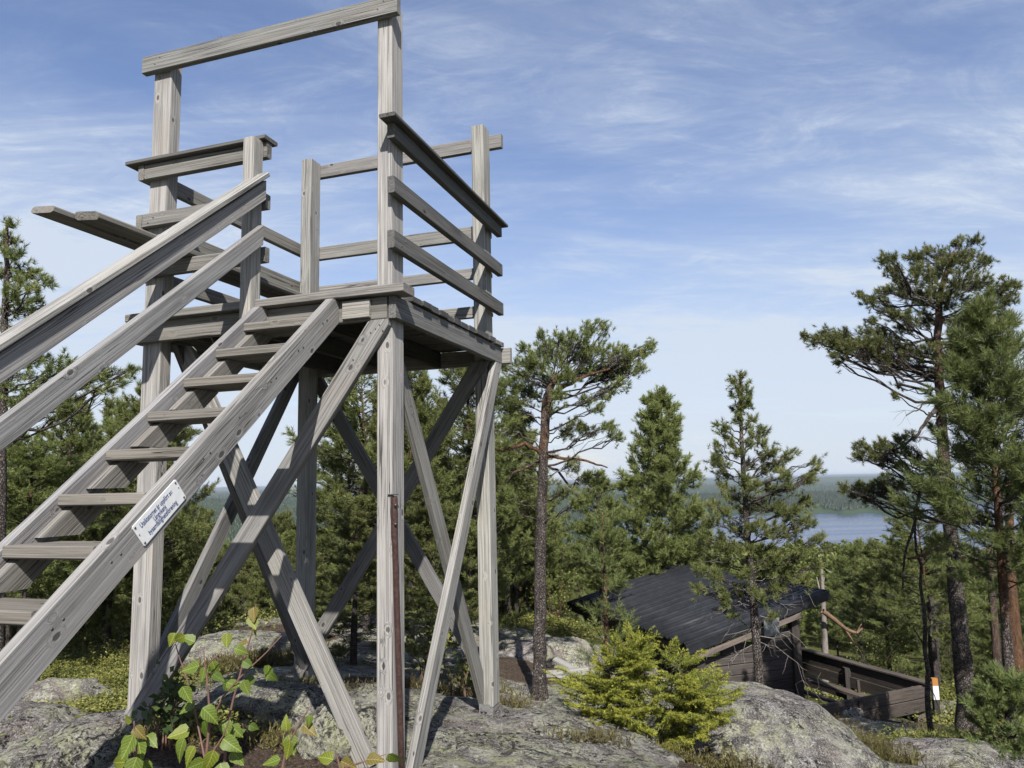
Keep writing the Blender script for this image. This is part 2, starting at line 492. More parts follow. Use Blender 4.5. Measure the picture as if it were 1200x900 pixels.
class Acc:
    def __init__(s):
        s.V, s.T, s.Q, s.A, s.n = [], [], [], [], 0

    def add(s, V, T=None, Q=None, tint=0.5):
        V = np.asarray(V, dtype=np.float64).reshape(-1, 3)
        if T is not None: s.T.append(np.asarray(T).reshape(-1, 3) + s.n)
        if Q is not None: s.Q.append(np.asarray(Q).reshape(-1, 4) + s.n)
        s.V.append(V)
        s.A.append(np.full(len(V), tint) if np.isscalar(tint) else np.asarray(tint))
        s.n += len(V)

    def mesh(s, name, mat, smooth=False, shift=None):
        V = np.concatenate(s.V)
        if shift is not None: V = V - np.asarray(shift)
        return raw_mesh(name, V, np.concatenate(s.T) if s.T else None, np.concatenate(s.Q) if s.Q else None, mat, np.concatenate(s.A), smooth)

    def tube(s, pts, rad, sides=6, tint=0.0, cap=True, rough=0.0):
        pts = np.asarray([tuple(p) for p in pts], dtype=float)
        n = len(pts)
        rad = np.broadcast_to(np.asarray(rad, dtype=float), (n,))
        tan = np.gradient(pts, axis=0)
        tan /= np.linalg.norm(tan, axis=1)[:, None] + 1e-9
        ref = np.array([0.31, 0.22, 0.92]) if abs(tan[0][2]) < 0.8 else np.array([1.0, 0.1, 0.0])
        a = np.cross(tan, ref); a /= np.linalg.norm(a, axis=1)[:, None] + 1e-9
        b = np.cross(tan, a)
        ang = np.arange(sides) / sides * 2 * math.pi
        rr = rad[:, None] * (1 + rough * rng.normal(size=(n, sides)))
        V = pts[:, None, :] + rr[..., None] * (np.cos(ang)[None, :, None] * a[:, None, :] + np.sin(ang)[None, :, None] * b[:, None, :])
        V = V.reshape(-1, 3)
        i = np.arange(n - 1)[:, None] * sides
        j = np.arange(sides)[None, :]
        k = (j + 1) % sides
        Q = np.stack([i + j, i + k, i + sides + k, i + sides + j], -1).reshape(-1, 4)
        tn = np.repeat(np.broadcast_to(np.asarray(tint, dtype=float), (n,)), sides)
        T = None
        if cap:
            V = np.vstack([V, pts[-1:]]); tn = np.append(tn, tn[-1])
            base = (n - 1) * sides
            T = np.stack([base + np.arange(sides), base + (np.arange(sides) + 1) % sides, np.full(sides, n * sides)], -1)
        s.add(V, T, Q, tn)

def unit(a):
    return a / (np.linalg.norm(a, axis=-1, keepdims=True) + 1e-9)

def shoots(acc, P, D, L, k, nl, nw, tint, ang=(25, 65)):
    """tufts of needles: P start, D direction, L length of each shoot; k needles each."""
    P = np.asarray(P, float); D = unit(np.asarray(D, float)); n = len(P)
    L = np.broadcast_to(np.asarray(L, float), (n,))
    u = rng.random((n, k)) ** 0.85
    base = P[:, None, :] + D[:, None, :] * (u * L[:, None])[..., None]
    r = rng.normal(size=(n, k, 3))
    r -= (r * D[:, None, :]).sum(-1, keepdims=True) * D[:, None, :]
    r = unit(r)
    a = np.radians(ang[1] + (ang[0] - ang[1]) * u + rng.normal(size=(n, k)) * 9)
    nd = unit(np.cos(a)[..., None] * D[:, None, :] + np.sin(a)[..., None] * r)
    ln = nl * (0.75 + 0.5 * rng.random((n, k)))
    side = unit(np.cross(nd, rng.normal(size=(n, k, 3)))) * (nw * 0.5)
    tip = base + nd * ln[..., None]
    V = np.stack([base - side, base + side, tip], 2).reshape(-1, 3)
    T = np.arange(n * k * 3).reshape(-1, 3)
    tt = np.repeat(np.clip(np.broadcast_to(np.asarray(tint, float), (n,)), 0, 1), k * 3)
    acc.add(V, T, None, tt)

def leaves(acc, P, D, size, tint, width=0.55):
    """small oval leaves (two triangles each, folded on the midrib)."""
    P = np.asarray(P, float); D = unit(np.asarray(D, float)); n = len(P)
    size = np.broadcast_to(np.asarray(size, float), (n,))[:, None]
    s = unit(np.cross(D, rng.normal(size=(n, 3)) + np.array([0, 0, 1.2])))
    up = unit(np.cross(s, D))
    m = P + D * size * 0.5
    V = np.stack([P, m + s * size * width * .5 + up * size * .08, P + D * size, m - s * size * width * .5 + up * size * .08], 1).reshape(-1, 3)
    b = np.arange(n) * 4
    T = np.concatenate([np.stack([b, b + 1, b + 2], -1), np.stack([b, b + 2, b + 3], -1)])
    acc.add(V, T, None, np.repeat(np.broadcast_to(np.asarray(tint, float), (n,)), 4))

def board(name, A, B, wdir, wd, th, parent, tone=(1, 1, 1), mat=None, clips=(), bev=0.004, seg=7, wob=0.0016, label=None):
    A, B = Vector(A), Vector(B)
    X = (B - A); Ln = X.length; X.normalize()
    Yv = Vector(wdir); Yv = (Yv - X * Yv.dot(X)).normalized()
    Z = X.cross(Yv)
    h, k = wd / 2, th / 2
    b = min(bev, k * .5)
    prof = [(h, -k + b), (h, k - b), (h - b, k), (-h + b, k), (-h, k - b), (-h, -k + b), (-h + b, -k), (h - b, -k)]
    V, Q = [], []
    sy, sz = random.uniform(0, 50), random.uniform(0, 50)
    for i in range(seg + 1):
        x = Ln * i / seg
        oy = wob * 1.5 * mnoise.noise((x * 1.1, sy, 0)); oz = wob * 1.5 * mnoise.noise((x * 1.1, sz, 7))
        for (y, z) in prof:
            f = 1 + 0.012 * mnoise.noise((x * 3.0, y * 40 + sy, z * 40))
            V.append((x, y * f + oy, z * f + oz))
    for i in range(seg):
        for j in range(8):
            Q.append((i * 8 + j, i * 8 + (j + 1) % 8, i * 8 + 8 + (j + 1) % 8, i * 8 + 8 + j))
    me = bpy.data.meshes.new(name)
    faces = [tuple(reversed(q)) for q in Q] + [tuple(range(8)), tuple(reversed(range(seg * 8, seg * 8 + 8)))]
    me.from_pydata(V, [], faces)
    M = Matrix((( X.x, Yv.x, Z.x, A.x), (X.y, Yv.y, Z.y, A.y), (X.z, Yv.z, Z.z, A.z), (0, 0, 0, 1)))
    bm = bmesh.new(); bm.from_mesh(me)
    if clips:
        Mi = M.inverted()
        for (co, no) in clips:                      # keep the side the normal points away from
            c = Mi @ Vector(co); nn = Mi.to_3x3() @ Vector(no)
            r_ = bmesh.ops.bisect_plane(bm, geom=bm.verts[:] + bm.edges[:] + bm.faces[:], plane_co=c, plane_no=nn, clear_outer=True)
            ed = [e for e in r_['geom_cut'] if isinstance(e, bmesh.types.BMEdge)]
            bmesh.ops.holes_fill(bm, edges=ed, sides=0)
    bmesh.ops.recalc_face_normals(bm, faces=bm.faces[:])
    bm.to_mesh(me); bm.free()
    me.materials.append(mat or wood)
    o = obj(name, me, parent)
    o.matrix_local = M
    jt = random.uniform(.90, 1.07)
    o.color = (tone[0] * jt, tone[1] * jt * random.uniform(.985, 1.01), tone[2] * jt * random.uniform(.97, 1.02), 1)
    if label: o['label'] = label
    return o

def bar(name, lo, hi, parent, tone=(1, 1, 1), mat=None, **k):
    lo, hi = Vector(lo), Vector(hi)
    c, d = (lo + hi) / 2, hi - lo
    ax = sorted(range(3), key=lambda i: -d[i])
    A, B = c.copy(), c.copy()
    A[ax[0]], B[ax[0]] = lo[ax[0]], hi[ax[0]]
    wdv = Vector((0, 0, 0)); wdv[ax[1]] = 1
    return board(name, A, B, wdv, d[ax[1]], d[ax[2]], parent, tone, mat, **k)

# ------------------------------------------------------------------ the lie of the land
CT = [(462, 945, 3.75), (165, 858, 4.42), (130, 897, 4.3), (330, 890, 4.4), (560, 915, 4.1), (578, 842, 5.37), (355, 806, 5.88), (640, 900, 4.25), (760, 905, 4.5), (650, 842, 6.0),
      (632, 824, 9.0), (700, 800, 9.5), (760, 885, 6.0), (860, 900, 6.6), (1015, 897, 6.6), (1030, 885, 8.0), (1130, 866, 10.0), (1190, 890, 8.2),
      (1075, 850, 12.2), (935, 850, 11.5), (1000, 850, 11.5), (920, 830, 13.3), (1095, 838, 14.5), (790, 815, 12.5), (670, 775, 16.5), (1180, 800, 15),
      (20, 855, 6.0), (90, 838, 6.8), (60, 800, 9.0), (140, 792, 9.6), (10, 790, 10), (150, 880, 4.9), (250, 800, 7.0), (300, 752, 11.0), (250, 750, 10.6),
      (330, 785, 7.6), (430, 800, 7.5), (500, 815, 7.0), (540, 800, 8.0), (420, 745, 12), (620, 750, 13.0), (330, 726, 14), (200, 735, 13), (60, 760, 13),
      (560, 728, 16), (700, 745, 15.5)]
CP = np.array([tuple(at(*c)) for c in CT] +
              [(0, 0, 0.05), (-2, 1, 0.1), (2, 1, 0.0), (0, -3, 0.1), (-3, -3, .1), (3, -3, 0), (-5, 3, 0.0), (4, 3, -.25), (0, 2.4, 0.08), (-1.5, 2.4, .12),
               (-8, 0, -.4), (8, 0, -.7), (0, -8, -.3), (-12, 8, -1.4), (12, 9, -2.6), (-14, 16, -2.6), (-6, 18, -2.4), (0, 20, -2.8), (7, 20, -4.0), (14, 18, -4.2)])

def tps_fit(P):
    n = len(P)
    d = np.linalg.norm(P[:, None, :2] - P[None, :, :2], axis=2)
    K = np.where(d > 0, d * d * np.log(d + 1e-12), 0) + np.eye(n) * 0.05
    A = np.zeros((n + 3, n + 3))
    A[:n, :n] = K
    A[:n, n] = 1; A[:n, n + 1:] = P[:, :2]
    A[n, :n] = 1; A[n + 1:, :n] = P[:, :2].T
    return np.linalg.solve(A, np.concatenate([P[:, 2], [0, 0, 0]]))
TW = tps_fit(CP)

def sstep(a, b, x):
    t_ = np.clip((x - a) / (b - a), 0, 1)
    return t_ * t_ * (3 - 2 * t_)

def vnoise(x, y, s, seed=0.0):
    f = np.zeros_like(x)
    for k in range(5):
        a = 1.7 ** k
        ph = seed * 7.1 + k * 2.399
        f += (np.sin((x * math.cos(ph) + y * math.sin(ph)) * s * a + ph * 3 + 1.3 * np.sin((y * math.cos(ph) - x * math.sin(ph)) * s * a * .7 + k))) / a
    return f / 2.2

def is_lake(az, r):
    far_shore = 2090 + 750 * sstep(26.9, 27.7, az) + 60 * np.sin(az * 2.3)
    near = 900 + 60 * np.sin(az * .9)
    return sstep(near - 40, near + 40, r) * (1 - sstep(far_shore - 60, far_shore + 60, r)) * sstep(7, 9, az) * (1 - sstep(60, 64, az))

def ground(x, y):
    x = np.asarray(x, float); y = np.asarray(y, float)
    r = np.hypot(x, y); az = np.degrees(np.arctan2(x, y))
    shp = x.shape
    xf, yf = x.ravel(), y.ravel()
    z = np.zeros(len(xf))
    near = np.hypot(xf, yf) < 30
    if near.any():
        X = np.stack([xf[near], yf[near]], 1)
        d = np.linalg.norm(X[:, None] - CP[None, :, :2], axis=2)
        z[near] = (np.where(d > 0, d * d * np.log(d + 1e-12), 0) @ TW[:len(CP)]) + TW[len(CP)] + X @ TW[len(CP) + 1:]
    z = z.reshape(shp)
    lr = np.log(np.maximum(r, 1))
    zf = np.interp(lr, np.log([1, 12, 18, 30, 50, 100, 200, 400, 600, 800, 920, 60000]), [-.5, -1.6, -3.2, -6.2, -9.4, -14.8, -24, -41.5, -61, -81, -98, -98])
    land = zf + (r > 930) * 0
    rise = 9 * sstep(930, 1500, r) + 22 * sstep(2100, 2500, r) * (1 - sstep(2600, 3300, r)) + 18 * sstep(4100, 5500, r) * (0.8 + vnoise(x, y, 1 / 900, 1))
    rise = rise + 22 * sstep(7000, 12000, r) * (1 + 0.8 * vnoise(x, y, 1 / 2600, 2)) + 20 * sstep(15000, 21000, r) * (1 + .6 * vnoise(x, y, 1 / 5000, 3))
    left = 1 - sstep(-2, 9, az)
    rise = rise + left * sstep(300, 1500, r) * 22 * (1 - sstep(6000, 12000, r)) + left * sstep(14000, 20000, r) * 25
    land = land + rise + np.minimum(r / 300, 1) * 1.6 * vnoise(x, y, 1 / 23, 4) * sstep(25, 80, r)
    lk = is_lake(az, r)
    land = land * (1 - lk) + (-106) * lk
    k = sstep(15, 26, r)
    z = z * (1 - k) + land * k
    bumps = 0.05 * vnoise(x, y, 2.2, 5) + 0.022 * vnoise(x, y, 6.5, 6) + 0.011 * vnoise(x, y, 17.0, 8)
    return z + bumps * (1 - sstep(14, 40, r))

def gz(x, y):
    return float(ground(np.array([x]), np.array([y]))[0])

rings = np.concatenate([[0.15, 0.5, 1.0, 1.6, 2.2, 2.8], np.geomspace(3.2, 18, 190), np.geomspace(18.5, 26000, 170)])
azs = np.concatenate([np.linspace(-42, 42, 440), np.linspace(42, 318, 150)[1:-1]])
RR, AA = np.meshgrid(rings, np.radians(azs), indexing='ij')
GX, GY = RR * np.sin(AA), RR * np.cos(AA)
GZ = ground(GX, GY)
nr, na = GX.shape
i = np.arange(nr - 1)[:, None] * na
j = np.arange(na)[None, :]
k = (j + 1) % na
Q = np.stack([i + j, i + k, i + na + k, i + na + j], -1).reshape(-1, 4)
V = np.stack([GX, GY, GZ], -1).reshape(-1, 3)
cen = len(V)
V = np.vstack([V, [[0, 0, gz(0, 0)]]])
T = np.stack([np.full(na, cen), (np.arange(na) + 1) % na, np.arange(na)], -1)
me = raw_mesh('ground', V, T, Q[:, ::-1], groundmat, None, True)
# ground cover weights: moss, litter, far forest, field
def patch(px, py, Y, rx, ry):
    p = at(px, py, Y)
    return 1 - sstep(0.6, 1.25, np.hypot((V[:, 0] - p.x) / rx, (V[:, 1] - p.y) / ry))
vr = np.hypot(V[:, 0], V[:, 1]); vaz = np.degrees(np.arctan2(V[:, 0], V[:, 1]))
MOSSP = [(110, 815, 8.0, 1.1, 1.6), (150, 790, 9.5, 1.4, 1.6), (290, 742, 10.3, .8, .5), (300, 768, 8.2, .6, .35), (1035, 888, 7.6, .5, .8), (1120, 872, 9.2, 1.0, .8), (1130, 825, 14.5, 1.4, 2.0), (30, 780, 12, 3.5, 2.5), (650, 742, 14.2, 1.2, .6)]
moss = np.zeros(len(V))
for p in MOSSP: moss = np.maximum(moss, patch(*p))
moss = np.maximum(moss, sstep(13.5, 18, vr))
LITP = [(500, 815, 7.2, 1.0, .9), (370, 893, 4.5, .45, .35), (300, 745, 11.5, 1.4, 1.0), (780, 893, 5.3, .5, .5), (960, 860, 9.5, 1.2, .9), (1080, 850, 12, 2.5, 1.6), (640, 800, 10.5, 1.4, 1.0), (250, 885, 4.5, .7, .5), (1000, 852, 11, 1.5, .8)]
lit = np.zeros(len(V))
for p in LITP: lit = np.maximum(lit, patch(*p) * .8)
farw = sstep(60, 200, vr)
fld = sstep(3300, 3500, vr) * (1 - sstep(4000, 4300, vr)) * sstep(2, 3, vaz) * (1 - sstep(33, 36, vaz))
fld = fld * (vnoise(V[:, 0], V[:, 1], 1 / 170, 9) > -0.15)
colr = np.stack([moss, lit, farw, fld], -1).astype(np.float32)
ca = me.color_attributes.new('cover', 'FLOAT_COLOR', 'POINT')
ca.data.foreach_set('color', colr.ravel())
tag(obj('ground', me), kind='structure')

a_ = np.radians(np.linspace(5, 66, 80))
r_ = np.geomspace(820, 3200, 30)
Rm, Am = np.meshgrid(r_, a_, indexing='ij')
Vl = np.stack([Rm * np.sin(Am), Rm * np.cos(Am), np.full_like(Rm, -100.0)], -1).reshape(-1, 3)
ii = np.arange(29)[:, None] * 80; jj = np.arange(79)[None, :]
Ql = np.stack([ii + jj, ii + 80 + jj, ii + 81 + jj, ii + jj + 1], -1).reshape(-1, 4)
tag(obj('lake', raw_mesh('lake', Vl, None, Ql[:, ::-1], watermat)), kind='structure')

# ------------------------------------------------------------------ the observation tower (u along the front, v into depth, z up)
YAW = 0.3178
H0 = 2.57
tower = empty('observation_tower', (-0.6589, 4.0, EYE + 0.9854 - H0), -YAW)
tag(tower, 'weathered grey timber lookout tower with open stairs and cross braces on the bare rock', 'observation tower')

def L(u, v, z): return Vector((u, v, z + H0))
def tb(name, u0, u1, v0, v1, z0, z1, tone=1.0, **k):
    tn = tone if isinstance(tone, tuple) else (tone, tone, tone)
    return bar(name, L(u0, v0, z0), L(u1, v1, z1), tower, tn, **k)
def tl(name, A, B, wdir, wd, th, tone=1.0, **k):
    tn = tone if isinstance(tone, tuple) else (tone, tone, tone)
    return board(name, L(*A), L(*B), wdir, wd, th, tower, tn, **k)
def clip(co, no): return (L(*co), Vector(no))

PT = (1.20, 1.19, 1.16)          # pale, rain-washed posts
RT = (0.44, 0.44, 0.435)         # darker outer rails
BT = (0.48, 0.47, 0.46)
# four posts; their tops differ
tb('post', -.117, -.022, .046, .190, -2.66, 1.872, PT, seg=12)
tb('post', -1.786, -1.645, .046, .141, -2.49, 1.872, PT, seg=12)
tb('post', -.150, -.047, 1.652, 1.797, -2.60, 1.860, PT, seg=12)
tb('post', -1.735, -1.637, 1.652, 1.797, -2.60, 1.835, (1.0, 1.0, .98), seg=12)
# half post beside the stair opening
tb('rail_post', -.945, -.869, -.095, -.002, -.26, 1.105, PT)
# big top beam over the front
tb('top_beam', -1.848, .037, -.0, .045, 1.755, 1.872, (.70, .71, .69), seg=10)
# floor beams and joists
tb('floor_beam', -1.836, -.030, .0, .045, -.072, .055, (.66, .645, .61))
tb('floor_beam', -.021, .0235, .004, 1.798, -.072, .055, (.60, .605, .60))
tb('floor_beam', -1.838, -1.789, .047, 1.798, -.072, .055, (.7, .7, .7))
tb('floor_beam', -1.83, .092, 1.800, 1.845, -.070, .054, (.85, .84, .81))
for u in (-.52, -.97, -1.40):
    tb('joist', u - .0225, u + .0225, .048, 1.797, -.070, .054, (.20, .195, .19))  # tone near black: the deep shade below the deck is in the colour
tb('patch_board', -.300, -.128, -.022, -.003, -.060, .045, (.95, .92, .86))
# deck: thick nosing plank in two lengths, then the boards
tb('nosing_plank', -1.838, -.948, -.052, .040, .058, .107, (.72, .71, .68))
tb('nosing_plank', -.866, .098, -.052, .086, .058, .107, (.78, .76, .72))
tb('deck_board', -1.64, -.125, .091, .186, .058, .093, BT)
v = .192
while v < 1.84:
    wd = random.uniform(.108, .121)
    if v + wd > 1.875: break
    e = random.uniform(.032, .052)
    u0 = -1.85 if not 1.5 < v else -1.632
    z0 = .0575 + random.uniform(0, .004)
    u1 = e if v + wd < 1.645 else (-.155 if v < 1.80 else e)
    tb('deck_board', u0, u1, v, v + wd, z0, z0 + .034 + random.uniform(-.002, .004), (random.uniform(.26, .36),) * 3)  # boards darkened too, underside shade put into their tone
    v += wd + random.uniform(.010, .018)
# short board ends beside the back post
for a in ((1.50, 1.61), (1.622, 1.725), (1.738, 1.80)):
    if a[1] > 1.652: tb('deck_board', -.044, .042, a[0], a[1], .058, .092, (.7, .69, .67))
# right hand guard rails on the outer face, with a cap board
for (a, b) in ((.978, 1.064), (.650, .748), (.328, .430)):
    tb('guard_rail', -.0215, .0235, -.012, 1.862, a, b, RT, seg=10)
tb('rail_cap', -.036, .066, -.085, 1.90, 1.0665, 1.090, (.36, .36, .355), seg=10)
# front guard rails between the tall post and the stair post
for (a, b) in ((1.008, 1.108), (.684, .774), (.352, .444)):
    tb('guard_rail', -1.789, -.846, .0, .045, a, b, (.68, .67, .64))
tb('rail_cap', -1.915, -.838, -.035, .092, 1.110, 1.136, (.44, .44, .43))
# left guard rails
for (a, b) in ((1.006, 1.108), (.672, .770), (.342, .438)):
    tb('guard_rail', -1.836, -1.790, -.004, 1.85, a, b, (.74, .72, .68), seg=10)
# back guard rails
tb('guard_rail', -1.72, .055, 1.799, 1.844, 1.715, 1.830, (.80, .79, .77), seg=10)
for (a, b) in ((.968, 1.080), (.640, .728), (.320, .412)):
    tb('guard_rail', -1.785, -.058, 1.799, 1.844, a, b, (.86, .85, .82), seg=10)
# two bench planks that overshoot the front, resting on the lowest rails
bz = .4455
tl('bench_plank', (-1.566, -.90, bz + .022), (-1.556, 1.62, bz + .022), (1, 0, 0), .118, .042, (.62, .60, .57), seg=14, wob=.004, bev=.012,
   clips=(clip((-1.566, -.875, bz), (.25, -1, .35)),))
tl('bench_plank', (-1.438, -.745, bz + .023), (-1.428, 1.60, bz + .023), (1, 0, 0), .122, .044, (.66, .64, .60), seg=14, wob=.004, bev=.012,
   clips=(clip((-1.42, -.705, bz), (.3, -1, -.25)),))
tb('bench_bearer', -1.788, -1.36, 1.10, 1.145, .352, .4445, (.7, .69, .66))
tb('bench_leg', -1.40, -1.355, 1.147, 1.192, .094, .4445, (.7, .69, .66))
# cross braces, face by face
clipz = clip((0, 0, -.0735), (0, 0, 1))
tl('brace', (-.035, .0225, -.02), (-1.86, .0225, -2.555), (1, 0, .7), .120, .045, (.93, .92, .90), seg=12, clips=(clipz, clip((-.024, 0, 0), (1, 0, 0)), clip((0, 0, -2.535), (0, 0, -1))))
tl('brace', (-1.66, .2225, .0), (-.262, .2225, -2.53), (1, 0, .5), .120, .044, (1.02, 1.0, .97), seg=12, clips=(clipz,))
tl('brace', (.001, 1.775, -.0), (.001, .135, -2.68), (0, 1, .6), .120, .045, (1.06, 1.05, 1.03), seg=12, clips=(clipz,))
tl('brace', (-.1405, .17, .0), (-.1405, 1.70, -2.56), (0, 1, -.6), .120, .045, (.74, .73, .71), seg=12, clips=(clipz, clip((0, 1.650, 0), (0, 1, 0))))
tl('brace', (-.02, 1.627, .03), (-1.69, 1.627, -2.46), (1, 0, .6), .115, .045, (.62, .61, .60), seg=12, clips=(clipz,))
tl('brace', (-1.72, 1.8215, .0), (-.09, 1.8215, -2.55), (1, 0, -.6), .110, .043, (.55, .55, .55), seg=12, clips=(clip((0, 0, -.075), (0, 0, 1)),))
tl('brace', (-1.621, .145, .0), (-1.621, 1.70, -2.46), (0, 1, -.6), .115, .045, (.60, .60, .60), seg=12, clips=(clipz, clip((0, 1.650, 0), (0, 1, 0))))
tl('brace', (-1.811, 1.74, .0), (-1.811, .05, -2.45), (0, 1, .6), .115, .045, (.60, .60, .60), seg=12, clips=(clipz,))
# stairs: stringers, treads on wedge cleats
SL = .854
cs, sn = 1 / math.hypot(1, SL), SL / math.hypot(1, SL)
ST = (1.0, 1.0, 1.02)
for (u0, u1) in ((-.379, -.331), (-.868, -.820)):
    um = (u0 + u1) / 2
    zc_ = -.073 + .072 / cs
    tl('stringer', (um, .12, zc_ + .12 * SL), (um, -2.92, zc_ - 2.92 * SL), (0, -sn, cs), .144, .048, ST, seg=14,
       clips=(clip((0, -.003 if u0 > -.5 else -.003, 0), (0, 1, 0)), clip((0, 0, .0555), (0, 0, 1)), clip((0, 0, -2.60), (0, 0, -1))))
for i in range(13):
    vf = -.205 - .2215 * i
    zt = -.070 - .1855 * i
    if zt < -2.4: break
    n = random.uniform(.80, .92)
    td = tb('tread', -.8185, -.3805, vf, vf + .222, zt - .048, zt, (n * .82, n * .775, n * .71), bev=.006)
    for (a, b) in ((-.8185, -.776), (-.423, -.3805)):
        # wedge under the tread end, screwed to the stringer
        prof = [(vf + .040, zt - .050), (vf + .205, zt - .050), (vf + .075, zt - .165), (vf - .095, zt - .165)]
        X, Y, Z = Vector((0, cs, sn)), Vector((0, -sn, cs)), Vector((1, 0, 0))
        o_ = L(a, vf, zt)
        Mc = Matrix(((X.x, Y.x, Z.x, o_.x), (X.y, Y.y, Z.y, o_.y), (X.z, Y.z, Z.z, o_.z), (0, 0, 0, 1)))
        Mi = Mc.inverted()
        me = bpy.data.meshes.new('cleat')
        me.from_pydata([Mi @ L(a, *p) for p in prof] + [Mi @ L(b, *p) for p in prof], [], [(0, 1, 2, 3), (7, 6, 5, 4), (0, 4, 5, 1), (1, 5, 6, 2), (2, 6, 7, 3), (3, 7, 4, 0)])
        bm = bmesh.new(); bm.from_mesh(me); bmesh.ops.recalc_face_normals(bm, faces=bm.faces[:]); bm.to_mesh(me); bm.free()
        me.materials.append(wood)
        o = obj('cleat', me, td); o.matrix_basis = td.matrix_basis.inverted() @ Mc; o.color = (.72, .70, .67, 1)
# handrail on the far side of the flight
HS = .838
hc, hn = 1 / math.hypot(1, HS), HS / math.hypot(1, HS)
HT = (1.0, 1.0, 1.03)
hcl = (clip((0, -.030, 0), (0, 1, 0)),)
tl('handrail', (-.8455, .02, .768 + .065 * HS), (-.8455, -2.35, .768 - 2.305 * HS), (0, -hn, hc), .095, .045, HT, seg=12, clips=hcl)
tl('handrail', (-.8455, .02, .486 + .08 * HS), (-.8455, -2.35, .486 - 2.29 * HS), (0, -hn, hc), .095, .045, HT, seg=12, clips=(clip((0, -.045, 0), (0, 1, 0)),))
tl('handrail_cap', (-.852, -.03, .851 + .03 * HS), (-.852, -2.37, .851 - 2.31 * HS), (1, 0, 0), .102, .027, (1.12, 1.11, 1.10), seg=12)
tb('rail_post', -.945, -.869, -2.24, -2.15, -2.62, -.99, PT)

def cyl(name, A, B, r, parent, mat, sides=10, inframe=None):
    a = Acc(); a.tube([A, B], [r, r], sides)
    return obj(name, a.mesh(name, mat, False), parent)

# the plate on the stringer
cosP, sinP = hc, hn
X, Y, Z = Vector((0, cs, sn)), Vector((0, -sn, cs)), Vector((1, 0, 0))
pc = L(-.331, -1.284, -1.073)
Mp = Matrix(((X.x, Y.x, Z.x, pc.x), (X.y, Y.y, Z.y, pc.y), (X.z, Y.z, Z.z, pc.z), (0, 0, 0, 1)))
bm = bmesh.new()
bmesh.ops.create_cube(bm, size=1, matrix=Matrix.Diagonal((.272, .098, .004, 1)))
bmesh.ops.translate(bm, verts=bm.verts, vec=(0, 0, .0035))
bmesh.ops.bevel(bm, geom=[e for e in bm.edges if abs(e.verts[0].co.z - e.verts[1].co.z) > .002], offset=.004, segments=2, affect='EDGES')
me = bpy.data.meshes.new('sign_plate'); bm.to_mesh(me); bm.free(); me.materials.append(platemat)
plate = obj('sign_plate', me, tower); plate.matrix_local = Mp
tag(plate, 'white plate with blue Swedish lettering screwed to the stair stringer')

def text(body, w_, h_, x, y, parent, mat):
    cu = bpy.data.curves.new('lettering', 'FONT')
    cu.body = body; cu.size = 1; cu.align_x = 'CENTER'; cu.align_y = 'CENTER'
    cu.extrude = 0.0; cu.offset = 0.012; cu.resolution_u = 3
    to = bpy.data.objects.new('lettering', cu); C.objects.link(to)
    bpy.context.view_layer.update()
    me = bpy.data.meshes.new_from_object(to.evaluated_get(bpy.context.evaluated_depsgraph_get()))
    bpy.data.objects.remove(to)
    co = np.array([v_.co[:] for v_ in me.vertices])
    lo, hi = co.min(0), co.max(0)
    for v_ in me.vertices:
        v_.co.x = (v_.co.x - (lo[0] + hi[0]) / 2) / (hi[0] - lo[0]) * w_ + x
        v_.co.y = v_.co.y * h_ + y
        v_.co.z = .0065
    me.materials.clear(); me.materials.append(mat)
    return obj('lettering', me, parent)

text('Utsiktstornet är uppfört av:', .196, .030, -.006, .0250, plate, inkmat)
text('Långvikens', .074, .030, -.004, .0005, plate, inkmat)
text('bysamfällighetsförening', .176, .030, -.002, -.0245, plate, inkmat)
for (x, y, r_0) in ((-.126, .038, .0042), (.126, .038, .0042), (-.126, -.038, .0042), (.126, -.038, .0042), (-.127, .004, .0022), (.127, .012, .0022)):
    cyl('screw', (x, y, .004), (x, y, .0078), r_0, plate, darksteel, 8)

# brown steel tube bolted to the front post
a = Acc()
a.tube([L(-.006, .034, -1.055), L(-.005, .036, -1.07), L(-.005, .038, -1.26), L(-.004, .042, -1.30), L(-.004, .070, -1.75), L(-.004, .105, -2.30), L(-.004, .122, -2.60)], [.0185, .0195, .0185, .0165, .0165, .0165, .0165], 12)
strap = obj('steel_tube', a.mesh('steel_tube', brownmetal, True), tower)
strap['label'] = 'brown painted steel tube bolted to the front post'
for z in (-1.10, -1.20):
    cyl('bolt', L(.004, .030, z), L(.016, .012, z), .008, strap, brownmetal, 8)
bar('notch_plate', L(-.045, .035, -1.046), L(.010, .060, -1.040), strap, mat=darksteel)
# steel post shoe on the rock at the back corner post
sh = tb('post_shoe', -.156, -.072, 1.640, 1.6505, -2.68, -2.585, mat=zincsteel)
tb('shoe_block', -.150, -.050, 1.653, 1.79, -2.70, -2.603, (.75, .75, .74))
for u in (-.128, -.098):
    inv = sh.matrix_basis.inverted()
    cyl('bolt', inv @ L(u, 1.640, -2.63), inv @ L(u, 1.626, -2.63), .010, sh, darksteel, 6)
# nails left in the top beam and small ones along it
for (u, hgt) in ((-1.26, .030), (-1.245, .024), (-1.232, .027), (-1.55, .012), (-1.83, .012), (-.98, .01)):
    cyl('nail', L(u, .02, 1.871), L(u + .003, .018, 1.872 + hgt), .0018, tower, darksteel, 5)
